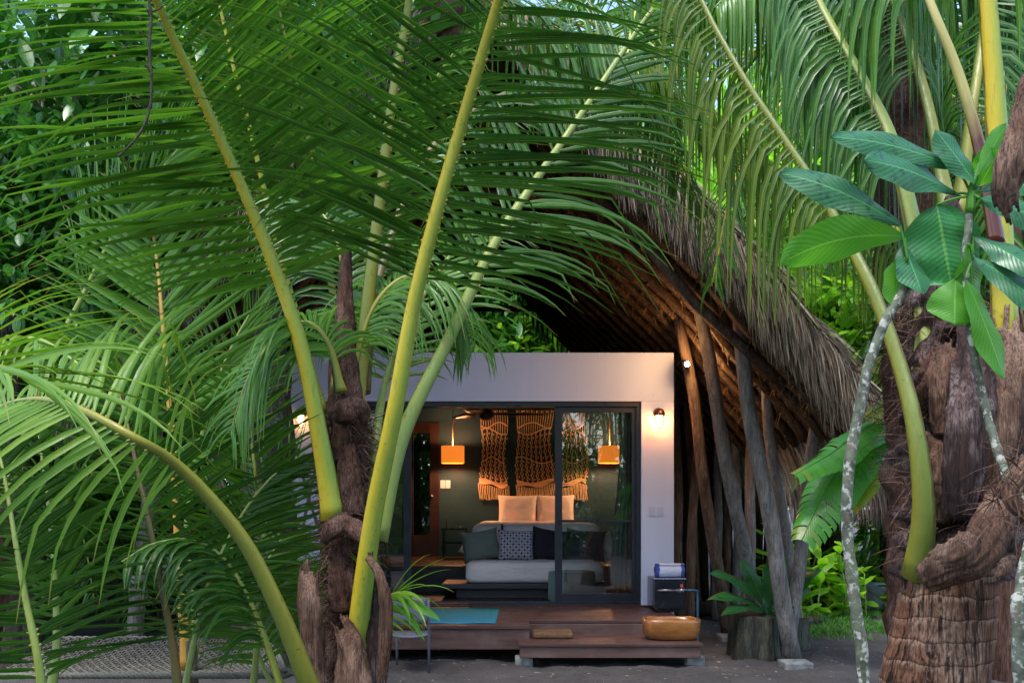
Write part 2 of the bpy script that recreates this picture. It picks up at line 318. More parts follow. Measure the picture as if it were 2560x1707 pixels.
M['spotbulb'] = emit('spot_bulb', (1.0, 0.75, 0.5), 60)
def shade():
    b = NB('lit_lamp_shade'); v = b.coord((1, 1, 6))
    col = b.mix(b.noise(v, 60, 3), (0.8, 0.17, 0.015), (1.0, 0.27, 0.03))
    return b.done(b.pbr(col, 0.9, b.bump(b.noise(v, 90, 2), 0.3, 0.003), 0, 0.2, emis=col, es=0.3))
M['shade'] = shade()

# ------------------------------------------------------------------ mesh helpers
class MB:
    def __init__(s): s.v = []; s.f = []; s.m = []; s.t = []; s.u = []
    def add(s, p, t=0.0, u=0.5): s.v.append((p[0], p[1], p[2])); s.t.append(t); s.u.append(u); return len(s.v) - 1
    def face(s, idx, m=0): s.f.append(idx); s.m.append(m)
    def mesh(s, name, mats, smooth=True, org=None):
        me = bpy.data.meshes.new(name)
        vs = s.v if org is None else [(a - org[0], b - org[1], c - org[2]) for a, b, c in s.v]
        me.from_pydata(vs, [], s.f)
        for m in (mats if isinstance(mats, (list, tuple)) else [mats]): me.materials.append(m)
        me.polygons.foreach_set('material_index', s.m)
        if smooth: me.polygons.foreach_set('use_smooth', [True] * len(s.f))
        for nm, d in (('t', s.t), ('u', s.u)):
            a = me.attributes.new(nm, 'FLOAT', 'POINT'); a.data.foreach_set('value', d)
        me.update(); return me
    def build(s, name, mats, parent=None, smooth=True, bevel=0.0, org=None, **tags):
        if parent is None and org is None and s.v:
            n = len(s.v); org = V((sum(a[0] for a in s.v) / n, sum(a[1] for a in s.v) / n, min(a[2] for a in s.v)))
        me = s.mesh(name, mats, smooth, org if parent is None else None)
        o = bpy.data.objects.new(name, me); C.objects.link(o)
        if parent is not None:
            o.parent = parent
            if parent.name in ORG: o.matrix_parent_inverse = Matrix.Translation(-V(ORG[parent.name]))
        else:
            o.location = org; ORG[o.name] = V(org)
        if bevel:
            md = o.modifiers.new('bevel', 'BEVEL'); md.width = bevel; md.segments = 2; md.limit_method = 'ANGLE'
            md.harden_normals = False
        for k, v in tags.items():
            if v is not None: o[k] = v
        return o
ORG = {}
def thing(name, label, cat, loc=(0, 0, 0), group=None):
    o = bpy.data.objects.new(name, None); C.objects.link(o); o.location = loc; ORG[o.name] = V(loc)
    o.empty_display_size = 0.1
    o['label'] = label; o['category'] = cat
    if group: o['group'] = group
    return o
def copy_tree(o, parent=None):
    c = o.copy(); C.objects.link(c)
    if parent is not None: c.parent = parent
    for ch in list(o.children): copy_tree(ch, c)
    return c

def frame(T, hint=None):
    T = T.normalized(); h = hint or (V((0, 0, 1)) if abs(T.z) < 0.9 else V((1, 0, 0)))
    A = T.cross(h)
    if A.length < 1e-5: A = T.cross(V((0, 1, 0.2)))
    A.normalize(); return A, A.cross(T).normalized()
def cat(pts, n):
    pts = [V(p) for p in pts]
    P_ = [pts[0] * 2 - pts[1]] + pts + [pts[-1] * 2 - pts[-2]]
    d = [0]
    for i in range(1, len(pts)): d.append(d[-1] + (pts[i] - pts[i - 1]).length)
    out = []
    for k in range(n):
        s = d[-1] * k / (n - 1); i = 0
        while i < len(pts) - 2 and s > d[i + 1]: i += 1
        t = (s - d[i]) / max(1e-6, d[i + 1] - d[i])
        a, b, c, e = P_[i], P_[i + 1], P_[i + 2], P_[i + 3]
        out.append(0.5 * ((2 * b) + (c - a) * t + (2 * a - 5 * b + 4 * c - e) * t * t + (3 * b - a - 3 * c + e) * t ** 3))
    return out
def tube(mb, pts, rad, n=8, mi=0, cap=True, hint=None, flat=1.0, jit=0.0, rnd=None, twist=0.0, spin=0.0):
    pts = [V(p) for p in pts]; N = len(pts)
    if not isinstance(rad, (list, tuple)): rad = [rad] * N
    rings = []; A = None
    for i, p in enumerate(pts):
        T = (pts[min(i + 1, N - 1)] - pts[max(i - 1, 0)])
        if T.length < 1e-7: T = V((0, 0, 1))
        T.normalize()
        if A is None: A, B = frame(T, hint)
        else:
            A = A - T * A.dot(T)
            if A.length < 1e-5: A, _ = frame(T)
            A.normalize(); B = A.cross(T).normalized()
        r = rad[i]; ring = []
        for k in range(n):
            a = 2 * PI * k / n + twist * i + spin; rr = r * (1 + (rnd.uniform(-jit, jit) if jit else 0))
            # u: 0 on the side facing the viewer, 1 on the far side
            ring.append(mb.add(p + A * (math.cos(a) * rr) + B * (math.sin(a) * rr * flat), i / (N - 1), 0.5 + 0.5 * math.cos(a)))
        rings.append(ring)
    for i in range(N - 1):
        for k in range(n):
            k2 = (k + 1) % n
            mb.face((rings[i][k], rings[i][k2], rings[i + 1][k2], rings[i + 1][k]), mi)
    if cap: mb.face(tuple(reversed(rings[0])), mi); mb.face(tuple(rings[-1]), mi)
def box(mb, x0, x1, y0, y1, z0, z1, mi=0):
    if x0 > x1: x0, x1 = x1, x0
    if y0 > y1: y0, y1 = y1, y0
    if z0 > z1: z0, z1 = z1, z0
    i = [mb.add(p) for p in ((x0, y0, z0), (x1, y0, z0), (x1, y1, z0), (x0, y1, z0), (x0, y0, z1), (x1, y0, z1), (x1, y1, z1), (x0, y1, z1))]
    for f in ((0, 3, 2, 1), (4, 5, 6, 7), (0, 1, 5, 4), (1, 2, 6, 5), (2, 3, 7, 6), (3, 0, 4, 7)): mb.face(tuple(i[k] for k in f), mi)
def bx(name, mat, parent, *a, bevel=0.004, **tags):
    m = MB(); box(m, *a); return m.build(name, mat, parent, smooth=False, bevel=bevel, **tags)
def lathe(mb, c, prof, n=20, mi=0, ax=None, closed=False):
    c = V(c); rings = []
    for r, z in prof:
        rings.append([mb.add(c + V((math.cos(2 * PI * k / n) * r, math.sin(2 * PI * k / n) * r, z)), 0, 0.5) for k in range(n)])
    for i in range(len(rings) - 1):
        for k in range(n):
            k2 = (k + 1) % n; mb.face((rings[i][k], rings[i][k2], rings[i + 1][k2], rings[i + 1][k]), mi)

def blade(mb, p, d, w, L, Wd, seg=6, droop=0.2, fold=0.35, mi=0, rnd=random, kink=None, shape=None, pw=1.0, sway=0.0):
    """one long narrow leaf: bends under gravity, folded along its midrib"""
    d = d.normalized(); w = (w - d * w.dot(d))
    if w.length < 1e-4: w = frame(d)[0]
    w.normalize(); step = L / seg; rows = []; p = V(p)
    sv = V((rnd.uniform(-1, 1), rnd.uniform(-1, 1), 0)) * sway
    for i in range(seg + 1):
        t = i / seg
        ww = Wd * (shape(t) if shape else min(1, 0.35 + t * 4) * (1 - t ** 1.5) ** 0.85) * 0.5
        if i == seg: ww = Wd * 0.02
        nrm = d.cross(w)
        rows.append((mb.add(p + w * ww - nrm * ww * fold, t, 1.0), mb.add(p, t, 0.0), mb.add(p - w * ww - nrm * ww * fold, t, -1.0)))
        if i < seg:
            p = p + d * step
            g = droop * ((i + 1) / seg) ** pw * (6.0 / seg)
            if kink and abs(t - kink[0]) < 0.5 / seg + 1e-3: g += kink[1]
            d = (d + V((0, 0, -g)) + sv * (t / seg)).normalized()
            w = w - d * w.dot(d)
            if w.length < 1e-3: w = frame(d)[0]
            w.normalize()
    for i in range(seg):
        a, b = rows[i], rows[i + 1]
        mb.face((a[0], a[1], b[1], b[0]), mi); mb.face((a[1], a[2], b[2], b[1]), mi)

def frond_mb(pts, r0, r1, us=0.3, n=60, L=0.9, Wd=0.045, N=V((0, -1, 0.4)), droop=0.2, a0=75, a1=35, lift=0.1, tilt=0.5, seed=1, pw=1.0,
             ue=1.0, nr=44, fold=0.45, kinkp=0.15, base=1.7, seg=7, lmin=0.35, sides=(1, -1), flat=0.75, dj=0.35, stub=True, sway=0.05, hang=0.0, fl=22):
    rnd = random.Random(seed); pp = cat(pts, nr)
    rm, lm = MB(), MB()
    rad = []
    for i in range(nr):
        u = i / (nr - 1); rad.append((r0 + (r1 - r0) * u ** 0.8) * (1 + (base - 1) * math.exp(-u * fl)))
    tube(rm, pp, rad, 10, 0, flat=flat, hint=N)
    for s in sides:
        for k in range(n):
            f = (k + rnd.uniform(-0.3, 0.3)) / n; u = us + (ue - us) * min(1, max(0, f))
            x = u * (nr - 1); i = min(int(x), nr - 2); fr = x - i
            p = pp[i].lerp(pp[i + 1], fr); T = (pp[min(i + 2, nr - 1)] - pp[max(i - 1, 0)]).normalized()
            Nn = (N - T * N.dot(T)).normalized(); S = T.cross(Nn) * s
            r = rad[i]
            A = R(a0 + (a1 - a0) * f + (rnd.uniform(-5, 5) if rnd.random() < .75 else rnd.uniform(-16, 16)))
            d = T * math.cos(A) + S * math.sin(A) + Nn * (lift + (rnd.uniform(-0.08, 0.08) if rnd.random() < .8 else rnd.uniform(-.35, .3)))
            prof = min(1, 0.55 + f * 2.2) * (1 - (1 - lmin) * max(0, (f - 0.35) / 0.65) ** 1.4)
            if hang: d = (d.normalized() * (1 - hang) + V((0, 0, -hang))).normalized()
            LL = L * prof * rnd.uniform(0.92, 1.06)
            w = T * math.cos(tilt) + Nn * math.sin(tilt)
            kk = None
            if rnd.random() < kinkp: kk = (rnd.choice([3, 4, 5]) / 7.0, rnd.uniform(0.5, 1.6))
            if rnd.random() < 0.05: continue
            if rnd.random() < 0.1: LL *= rnd.uniform(.55, .85)
            blade(lm, p + S * r * 0.75, d, w, LL, Wd * (0.65 + 0.35 * prof) * rnd.uniform(0.85, 1.1), seg, droop * rnd.uniform(1 - dj, 1 + dj), fold, 0, rnd, kk, sway=sway, pw=pw)
            if stub and r > 0.017 and rnd.random() < (.75 if s > 0 else .35):
                q = p + S * r * 0.6
                tube(rm, [q, q + d.normalized() * 0.016 + T * 0.008 * rnd.random()], [0.010 * rnd.uniform(.5, 1), 0.005], 5, 0)
    return rm, lm
def frond(parent, pts, r0, r1, rm='rach_green', lm='leaf_dark', label=None, **kw):
    a, b = frond_mb(pts, r0, r1, **kw)
    o = a.build('frond', M[rm], parent)
    b.build('leaflets', M[lm], o)
    if label: o['label'] = label
    return o
def qp(lst): return [Q(*a) for a in lst]

def bigleaf(mb, p0, p1, Wd, N=V((0, -1, 0.3)), sag=0.05, seg=12, acr=3, mi=0, wave=0.03, rnd=random, fold=0.12, wpos=0.55, tears=0.0, petiole=0.0, blunt=0.9):
    p0, p1 = V(p0), V(p1); D = p1 - p0; L = D.length; T0 = D.normalized()
    Nn = (N - T0 * N.dot(T0)); Nn = Nn.normalized() if Nn.length > 1e-3 else frame(T0)[1]
    ph = rnd.uniform(0, 6); rows = []
    mid = (p0 + p1) * 0.5 + V((0, 0, sag * L * 2))
    def bez(t): return p0 * (1 - t) ** 2 + mid * 2 * t * (1 - t) + p1 * t * t
    for i in range(seg + 1):
        t = i / seg; c = bez(t); T = (bez(min(1, t + .02)) - bez(max(0, t - .02))).normalized()
        n_ = (Nn - T * Nn.dot(T)).normalized(); S = T.cross(n_)
        tt = max(0, (t - petiole) / (1 - petiole))
        w = Wd * 0.5 * (math.sin(PI * tt ** (1.0 + wpos - .45)) ** blunt if 0 < tt < 1 else 0.0)
        w = max(w, 0.003 if t < 1 else 0.001)
        row = []
        for k in range(-acr, acr + 1):
            a = k / acr; off = n_ * (-fold * w * abs(a) ** 1.3 + wave * Wd * math.sin(ph + t * 13 + a * 2) * abs(a))
            ww = w * (1 - (tears * rnd.random() if abs(k) == acr else 0))
            row.append(mb.add(c + S * a * ww + off, t, a))
        rows.append(row)
    for i in range(seg):
        for k in range(2 * acr):
            if tears and rnd.random() < tears * 0.25 and k in (0, 2 * acr - 1): continue
            mb.face((rows[i][k], rows[i][k + 1], rows[i + 1][k + 1], rows[i + 1][k]), mi)

# ------------------------------------------------------------------ GROUND
def gz(x, y):
    return 0.035 * noise.noise(V((x * 0.9, y * 0.9, 0))) + 0.02 * noise.noise(V((x * 2.7, y * 2.7, 3))) + 0.022 * noise.noise(V((x * 6, y * 6, 5))) + 0.008 * noise.noise(V((x * 15, y * 15, 8)))
def make_ground():
    mb = MB(); xs = [-400, -150, -60, -30, -16] + [-10 + i * 0.2 for i in range(38)] + [-2.4 + i * .06 for i in range(110)] + [4.2 + i * .2 for i in range(29)] + [12, 20, 35, 70, 160, 400]
    ys = [-400, -150, -60, -30, -15, -6, 0, 3, 5, 6.5] + [7 + i * 0.06 for i in range(50)] + [10 + i * 0.16 for i in range(57)] + [20, 24, 30, 45, 80, 160, 400]
    g = [[mb.add((x, y, gz(x, y) if (abs(x) < 14 and -2 < y < 26) else 0)) for x in xs] for y in ys]
    for j in range(len(ys) - 1):
        for i in range(len(xs) - 1): mb.face((g[j][i], g[j][i + 1], g[j + 1][i + 1], g[j + 1][i]))
    mb.build('ground', M['sand'], org=(0, 0, 0), kind='structure')
make_ground()

# ------------------------------------------------------------------ GUEST ROOM (white box, glass sliding doors)
YF = 10.5; BW = 14.2; FZ = 0.34
def X(px, Y=YF): return (px - 1280) / FPX * Y
def Z(py, Y=YF): return CAMZ - (py - HOR) / FPX * Y
xL, xR = X(720), X(1685); oL, oR = X(798), X(1603); zt, zd = Z(881), Z(1003)
room = thing('guest_room', 'white box-shaped guest room with wide black framed sliding glass doors under thatch', 'guest room', ((xL + xR) / 2, YF, 0.0))
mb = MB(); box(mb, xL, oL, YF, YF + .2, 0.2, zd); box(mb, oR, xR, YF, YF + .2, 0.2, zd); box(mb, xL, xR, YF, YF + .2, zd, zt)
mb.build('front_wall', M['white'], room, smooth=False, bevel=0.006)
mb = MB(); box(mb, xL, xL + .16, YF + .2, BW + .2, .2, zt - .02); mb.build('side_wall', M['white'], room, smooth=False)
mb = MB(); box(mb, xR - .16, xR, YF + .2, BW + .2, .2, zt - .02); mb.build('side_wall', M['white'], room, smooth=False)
mb = MB(); box(mb, xL + .163, xL + .18, YF + .203, BW, FZ, zt - .2); box(mb, xR - .18, xR - .163, YF + .203, BW, FZ, zt - .2)
dx0, dx1, dz1 = X(1010, BW), X(1098, BW), Z(1057, BW)
box(mb, xL + .181, dx0, BW, BW + .15, FZ, zt - .2); box(mb, dx1, xR - .181, BW, BW + .15, FZ, zt - .2); box(mb, dx0, dx1, BW, BW + .15, dz1, zt - .2)
mb.build('inner_wall', M['green_wall'], room, smooth=False)
bx('ceiling', M['ceil'], room, xL + .165, xR - .165, YF + .205, BW + .14, zt - .19, zt - .1)
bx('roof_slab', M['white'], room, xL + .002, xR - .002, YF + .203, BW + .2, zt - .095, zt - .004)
mb = MB()
nb = 22
for i in range(nb):
    y0 = YF - .02 + i * (12.0 - YF) / nb; box(mb, xL + .19, xR - .19, y0, y0 + (12.0 - YF) / nb - .004, FZ - .06, FZ - .002)
mb.build('floor_boards', M['floor'], room, smooth=False)
mb = MB(); box(mb, xL + .185, xR - .185, 12.0, BW - .003, FZ - .05, 0.655); mb.build('raised_floor', M['floor'], room, smooth=False, bevel=.01)
bx('step_face', M['bedbase'], room, xL + .19, X(1168, 12), 11.985, 11.998, FZ, 0.62)
# sliding doors
def sash(x0, x1, y, z0=FZ, z1=zd - .05, st=.055, mid=None, nm='sliding_door', parent=room):
    mb = MB(); box(mb, x0, x0 + st, y, y + .045, z0, z1); box(mb, x1 - st, x1, y, y + .045, z0, z1)
    box(mb, x0 + st, x1 - st, y, y + .045, z1 - .06, z1); box(mb, x0 + st, x1 - st, y, y + .045, z0, z0 + .09)
    if mid: box(mb, x0 + st, x1 - st, y + .008, y + .037, mid - .014, mid + .014)
    o = mb.build(nm, M['navy'], parent, smooth=False, bevel=.003)
    g = MB(); a, b_, c, d = x0 + st, x1 - st, z0 + .09, z1 - .06
    i = [g.add(p) for p in ((a, y + .022, c), (b_, y + .022, c), (b_, y + .022, d), (a, y + .022, d))]; g.face(tuple(i))
    g.build('pane', M['glass'], o, smooth=False)
    return o
mb = MB(); box(mb, oL, oR, YF + .03, YF + .19, zd - .05, zd - .001); box(mb, oL + .001, oL + .045, YF + .03, YF + .19, FZ, zd - .05); box(mb, oR - .045, oR - .001, YF + .03, YF + .19, FZ, zd - .05)
box(mb, oL, oR, YF + .02, YF + .195, FZ - .03, FZ + .012)
for yy in (YF + .06, YF + .11, YF + .16): box(mb, oL + .05, oR - .05, yy, yy + .006, FZ + .013, FZ + .022)
mb.build('door_frame', M['navy'], room, smooth=False, bevel=.003)
sash(X(1388), X(1600), YF + .06, FZ + .02, st=.075, mid=Z(1302))
sash(X(800), X(1026), YF + .06, FZ + .02, st=.075)
sash(X(812), X(960), YF + .12, FZ + .02, st=.05)
# back door with glass
dd = MB(); t = .13
box(dd, dx0, dx0 + t, BW - .02, BW + .05, .655, dz1); box(dd, dx1 - t, dx1, BW - .02, BW + .05, .655, dz1); box(dd, dx0 + t, dx1 - t, BW - .02, BW + .05, dz1 - .14, dz1); box(dd, dx0 + t, dx1 - t, BW - .02, BW + .05, .655, .95)
o = dd.build('back_door', M['door_wood'], room, smooth=False, bevel=.004)
g = MB(); i = [g.add(p) for p in ((dx0 + t, BW + .01, .95), (dx1 - t, BW + .01, .95), (dx1 - t, BW + .01, dz1 - .14), (dx0 + t, BW + .01, dz1 - .14))]; g.face(tuple(i)); g.build('pane', M['glass_back'], o, smooth=False)
g = MB(); c = V((X(1080, BW), BW - .06, Z(1240, BW)))
tube(g, [c + V((0, .05, 0)), c + V((0, .02, 0)), c, c - V((0, .02, 0)), c - V((0, .03, 0))], [.012, .014, .028, .026, .005], 12); g.build('door_knob', M['chrome'], o)

# switches
def switch(px, py, Y, w, h, nm, label, grp):
    c = P(px, py, Y); mb = MB(); box(mb, c.x - w / 2, c.x + w / 2, Y - .008, Y, c.z - h / 2, c.z + h / 2)
    o = mb.build(nm, M['plate'], None, smooth=False, bevel=.002, label=label, category='light switch', group=grp)
    r_ = MB(); box(r_, c.x - w / 5, c.x + w / 5, Y - .013, Y - .0085, c.z - h / 4, c.z + h / 4); r_.build('rocker', M['plate'], o, smooth=False, bevel=.001)
switch(1630, 1278, YF - .001, .062, .098, 'light_switch', 'white wall switch on the outside white wall, next to the black door frame', 'switches on the white wall')
switch(1651, 1278, YF - .001, .062, .098, 'light_switch', 'white wall switch on the outside white wall, nearer the wooden poles', 'switches on the white wall')
switch(1107, 1210, BW - .001, .066, .11, 'light_switch', 'warm-lit switch plate on the dark green wall, nearer the inner brown door', 'switches on the green wall')
switch(1120, 1210, BW - .001, .066, .11, 'light_switch', 'warm-lit switch plate on the dark green wall, nearer the knotted hangings', 'switches on the green wall')

# lamps
def point(name, loc, e, col, r=.03):
    d = bpy.data.lights.new(name, 'POINT'); d.energy = e; d.color = col; d.shadow_soft_size = r
    o = bpy.data.objects.new(name, d); C.objects.link(o); o.location = loc; return o
def wall_lamp(px, py, label, mat='wallbulb'):
    c = P(px, py, YF); root = thing('wall_lamp', label, 'wall lamp', (c.x, YF, c.z), 'caged lamps on the white front wall')
    m = MB(); tube(m, [(c.x, YF - .001, c.z + .075), (c.x, YF - .02, c.z + .075), (c.x, YF - .021, c.z + .075), (c.x, YF - .085, c.z + .075)], [.05, .05, .02, .018], 14); m.build('bracket', M['copper'], root)
    cc = (c.x, YF - .1, c.z)
    m = MB(); lathe(m, cc, [(.001, .112), (.03, .108), (.048, .09), (.056, .065), (.06, .04), (.056, .036), (.045, .06), (.001, .09)], 20); m.build('cap', M['copper'], root)
    m = MB(); lathe(m, cc, [(.03, .04), (.031, -.01), (.026, -.045), (.012, -.06), (.001, -.062)], 14); m.build('bulb', M[mat], root)
    m = MB()
    for k in range(6):
        a = k * PI / 3 + .2; tube(m, [V(cc) + V((math.cos(a) * q, math.sin(a) * q, z)) for q, z in ((.05, .04), (.051, -.03), (.044, -.065), (.025, -.085), (.004, -.09))], .0028, 5)
    for z, q in ((.01, .0505), (-.03, .0505)): tube(m, [V(cc) + V((math.cos(a * PI / 10) * q, math.sin(a * PI / 10) * q, z)) for a in range(21)], .0026, 5)
    m.build('cage', M['copper'], root)
wall_lamp(1645, 1050, 'small caged bronze wall lamp glowing orange beside the right door edge')
wall_lamp(757, 1050, 'glowing wall lamp half hidden behind green palm leaflets left of the trunk', 'bulb')

def pendant(px, label):
    c = P(px, 1136, 13.75); root = thing('pendant_lamp', label, 'pendant lamp', (c.x, 13.75, c.z), 'pendant lamps beside the bed')
    m = MB(); h = .115; r = .155
    lathe(m, c, [(r, -h), (r, h), (r - .004, h), (r - .004, -h), (r, -h)], 32); m.build('lamp_shade', M['shade'], root)
    m = MB(); tube(m, [c + V((0, 0, .06)), V((c.x, c.y, zt - .2))], .006, 6); m.build('cord', M['rope'], root)
    m = MB(); lathe(m, c, [(.002, .06), (.018, .05), (.02, .03), (.033, 0), (.03, -.025), (.002, -.045)], 14); m.build('bulb', M['bulb'], root)
    for k in range(3):
        pass
    point('pendant_light', c + V((0, 0, -.06)), 10, (1, .58, .27), .03)
    point('pendant_light', c + V((0, 0, .085)), 6, (1, .58, .27), .03)
pendant(1132, 'orange drum pendant lamp hanging left of the knotted wall hangings')
pendant(1524, 'orange drum pendant lamp seen through the right glass door by the curtain')

# macrame
def macrame(x0, x1, seed, label, ph):
    rnd = random.Random(seed); Y = BW - .05; s = Y / FPX
    def pt(a, py, dy=0):  # a across 0..1, flare slightly
        w0 = X(x0, Y); w1 = X(x1, Y); z = Z(py, Y); tt = (py - 1025) / 225.0
        fl = 0.014 * (tt - .4) + .02 * math.sin(tt * 9 + ph)
        xx = w0 + (w1 - w0) * a + fl * (a - .5) * 2 + .012 * math.sin(tt * 7 + ph)
        return V((xx, Y + dy, z))
    root = thing('wall_hanging', label, 'wall hanging', (pt(.5, 1025).x, Y, Z(1250, Y)), 'macrame hangings on the green wall')
    n = max(12, int((x1 - x0) / 5.2)); n += n % 2
    m = MB(); tube(m, [pt(-.03, 1027, .012), pt(1.03, 1027, .012)], .009, 8); m.build('dowel', M['fan'], root)
    top = lambda a: 1062 + 7 * math.sin(a * 6.5 + ph); top2 = lambda a: 1078 - 8 * math.sin(a * 5 + ph * 1.7)
    mid = lambda a: 1150 + 8 * math.sin(a * 5.5 + ph + 2); bot = lambda a: 1202 + 6 * math.sin(a * 5 + ph + 4)
    m = MB()
    for k in range(n):
        a = k / (n - 1); tube(m, [pt(a, 1024), pt(a, 1045), pt(a, top2(a))], .005, 5)
        if k % 2 == 0: tube(m, [pt(a + .25 / n, 1024 + 2), pt(a + .25 / n, 1030)], .011, 6)
    m.build('straight_cords', M['rope'], root)
    m = MB()
    for ya, yb, rows in ((top2, mid, 3), (mid, bot, 3)):
        for k in range(n):
            a = k / (n - 1); path = []; nn = rows * 2
            for j in range(nn + 1):
                q = j / nn
                off = (0.5 if (j % 2) else 0) * (1 if k % 2 == 0 else -1) * 1.7 / n
                aa = min(1, max(0, a + off)); path.append(pt(aa, ya(a) + (yb(a) - ya(a)) * q, -.004 if k % 2 else .004))
            tube(m, cat(path, nn * 3 + 1), .0046, 5)
        for k in range(0, n, 2):
            for j in range(1, rows * 2, 1):
                a = (k + (1 if j % 2 else 0)) / (n - 1); q = j / (rows * 2)
                if a <= 1: c = pt(a + (.35 / n if j % 2 else 0), ya(a) + (yb(a) - ya(a)) * q); tube(m, [c + V((0, 0, .016)), c, c - V((0, 0, .016))], [.004, .0088, .004], 6)
    m.build('knotted_net', M['rope'], root)
    for fn in (top, top2, mid, bot, lambda a: bot(a) + 9 + 4 * math.sin(a * 9 + ph)):
        m = MB(); tube(m, [pt(a / 24, fn(a / 24), -.01) for a in range(25)], .009, 7); m.build('wavy_cord', M['rope'], root)
    m = MB(); i0 = None
    for a in range(25):
        q = a / 24; i = (m.add(pt(q, bot(q), -.004)), m.add(pt(q, bot(q) + 9 + 4 * math.sin(q * 9 + ph), -.004)))
        if i0: m.face((i0[0], i[0], i[1], i0[1]))
        i0 = i
    m.build('woven_band', M['rope'], root)
    m = MB(); nf = int(n * 1.5)
    for k in range(nf):
        a = -.03 + 1.06 * k / (nf - 1); j = rnd.uniform(-1.5, 1.5)
        tube(m, [pt(a, bot(max(0, min(1, a))) + 11), pt(a + rnd.uniform(-.01, .01), 1232), pt(a + rnd.uniform(-.02, .02), 1243 + j), pt(a, 1249 + j)], [.006, .006, .0065, .011], 5)
    m.build('fringe', M['rope'], root)
macrame(1203, 1265, 1, 'ochre knotted rope hanging nearest the left pendant lamp, partly behind the fan hub', .3)
macrame(1292, 1380, 2, 'widest ochre knotted rope hanging, in the middle over the upright pillows', 1.9)
macrame(1403, 1466, 3, 'ochre knotted rope hanging seen through the right glass door', 3.4)

# ceiling fan
c = P(1216, 1036, 12.0); root = thing('ceiling_fan', 'dark wooden ceiling fan with long thin blades in the doorway top', 'ceiling fan', c)
m = MB(); lathe(m, c, [(.001, -.07), (.05, -.065), (.085, -.03), (.09, .01), (.07, .05), (.02, .07), (.018, .3), (.06, .32), (.06, zt - .2 - c.z)], 20); m.build('hub', M['fan'], root)
for k, a in enumerate((R(8), R(128), R(248))):
    m = MB(); d = V((math.cos(a), math.sin(a), 0)); s = V((-d.y, d.x, .25)).normalized(); up = V((0, 0, .006)); rows = []
    for i in range(13):
        t = i / 12; p = c + d * (.06 + t * .62) + V((0, 0, .01)); w = .02 + .055 * math.sin(PI * min(1, t * 1.15 + .05)) * (1 if t < .9 else .6)
        rows.append([m.add(p + s * w + up), m.add(p - s * w + up), m.add(p - s * w - up), m.add(p + s * w - up)])
    for i in range(12):
        for q in range(4): m.face((rows[i][q], rows[i][(q + 1) % 4], rows[i + 1][(q + 1) % 4], rows[i + 1][q]))
    m.face(tuple(rows[0])); m.face(tuple(reversed(rows[-1]))); m.build('fan_blade', M['fan'], root)

# soft boxes / cushions
def softbox(name, mat, parent, x0, x1, y0, y1, z0, z1, r=.06, n=5, lump=.01, seed=0, **tags):
    """rounded cushion: superellipsoid-ish rounded box"""
    m = MB(); N_ = 14; idx = {}
    cx, cy, cz = (x0 + x1) / 2, (y0 + y1) / 2, (z0 + z1) / 2; hx, hy, hz = (x1 - x0) / 2, (y1 - y0) / 2, (z1 - z0) / 2
    r = min(r, hx, hy, hz)
    def put(ix, iy, iz):
        k = (ix, iy, iz)
        if k in idx: return idx[k]
        def ax(i, h): # denser near the edges
            t = i / N_ * 2 - 1; return math.copysign(abs(t) ** .55, t) * h
        p = V((ax(ix, hx), ax(iy, hy), ax(iz, hz)))
        q = V((max(-hx + r, min(hx - r, p.x)), max(-hy + r, min(hy - r, p.y)), max(-hz + r, min(hz - r, p.z))))
        d = p - q
        if d.length > 1e-6: p = q + d.normalized() * r
        w = noise.noise(V((p.x * 4 + seed, p.y * 4, p.z * 5))) * lump
        p = p * (1 + w / max(.05, p.length)) ; idx[k] = m.add((p.x + cx, p.y + cy, p.z + cz)); return idx[k]
    for i in range(N_):
        for j in range(N_):
            m.face((put(i, j, 0), put(i, j + 1, 0), put(i + 1, j + 1, 0), put(i + 1, j, 0))); m.face((put(i, j, N_), put(i + 1, j, N_), put(i + 1, j + 1, N_), put(i, j + 1, N_)))
            m.face((put(i, 0, j), put(i + 1, 0, j), put(i + 1, 0, j + 1), put(i, 0, j + 1))); m.face((put(i, N_, j), put(i, N_, j + 1), put(i + 1, N_, j + 1), put(i + 1, N_, j)))
            m.face((put(0, i, j), put(0, i, j + 1), put(0, i + 1, j + 1), put(0, i + 1, j))); m.face((put(N_, i, j), put(N_, i + 1, j), put(N_, i + 1, j + 1), put(N_, i, j + 1)))
    return m.build(name, mat, parent, **tags)
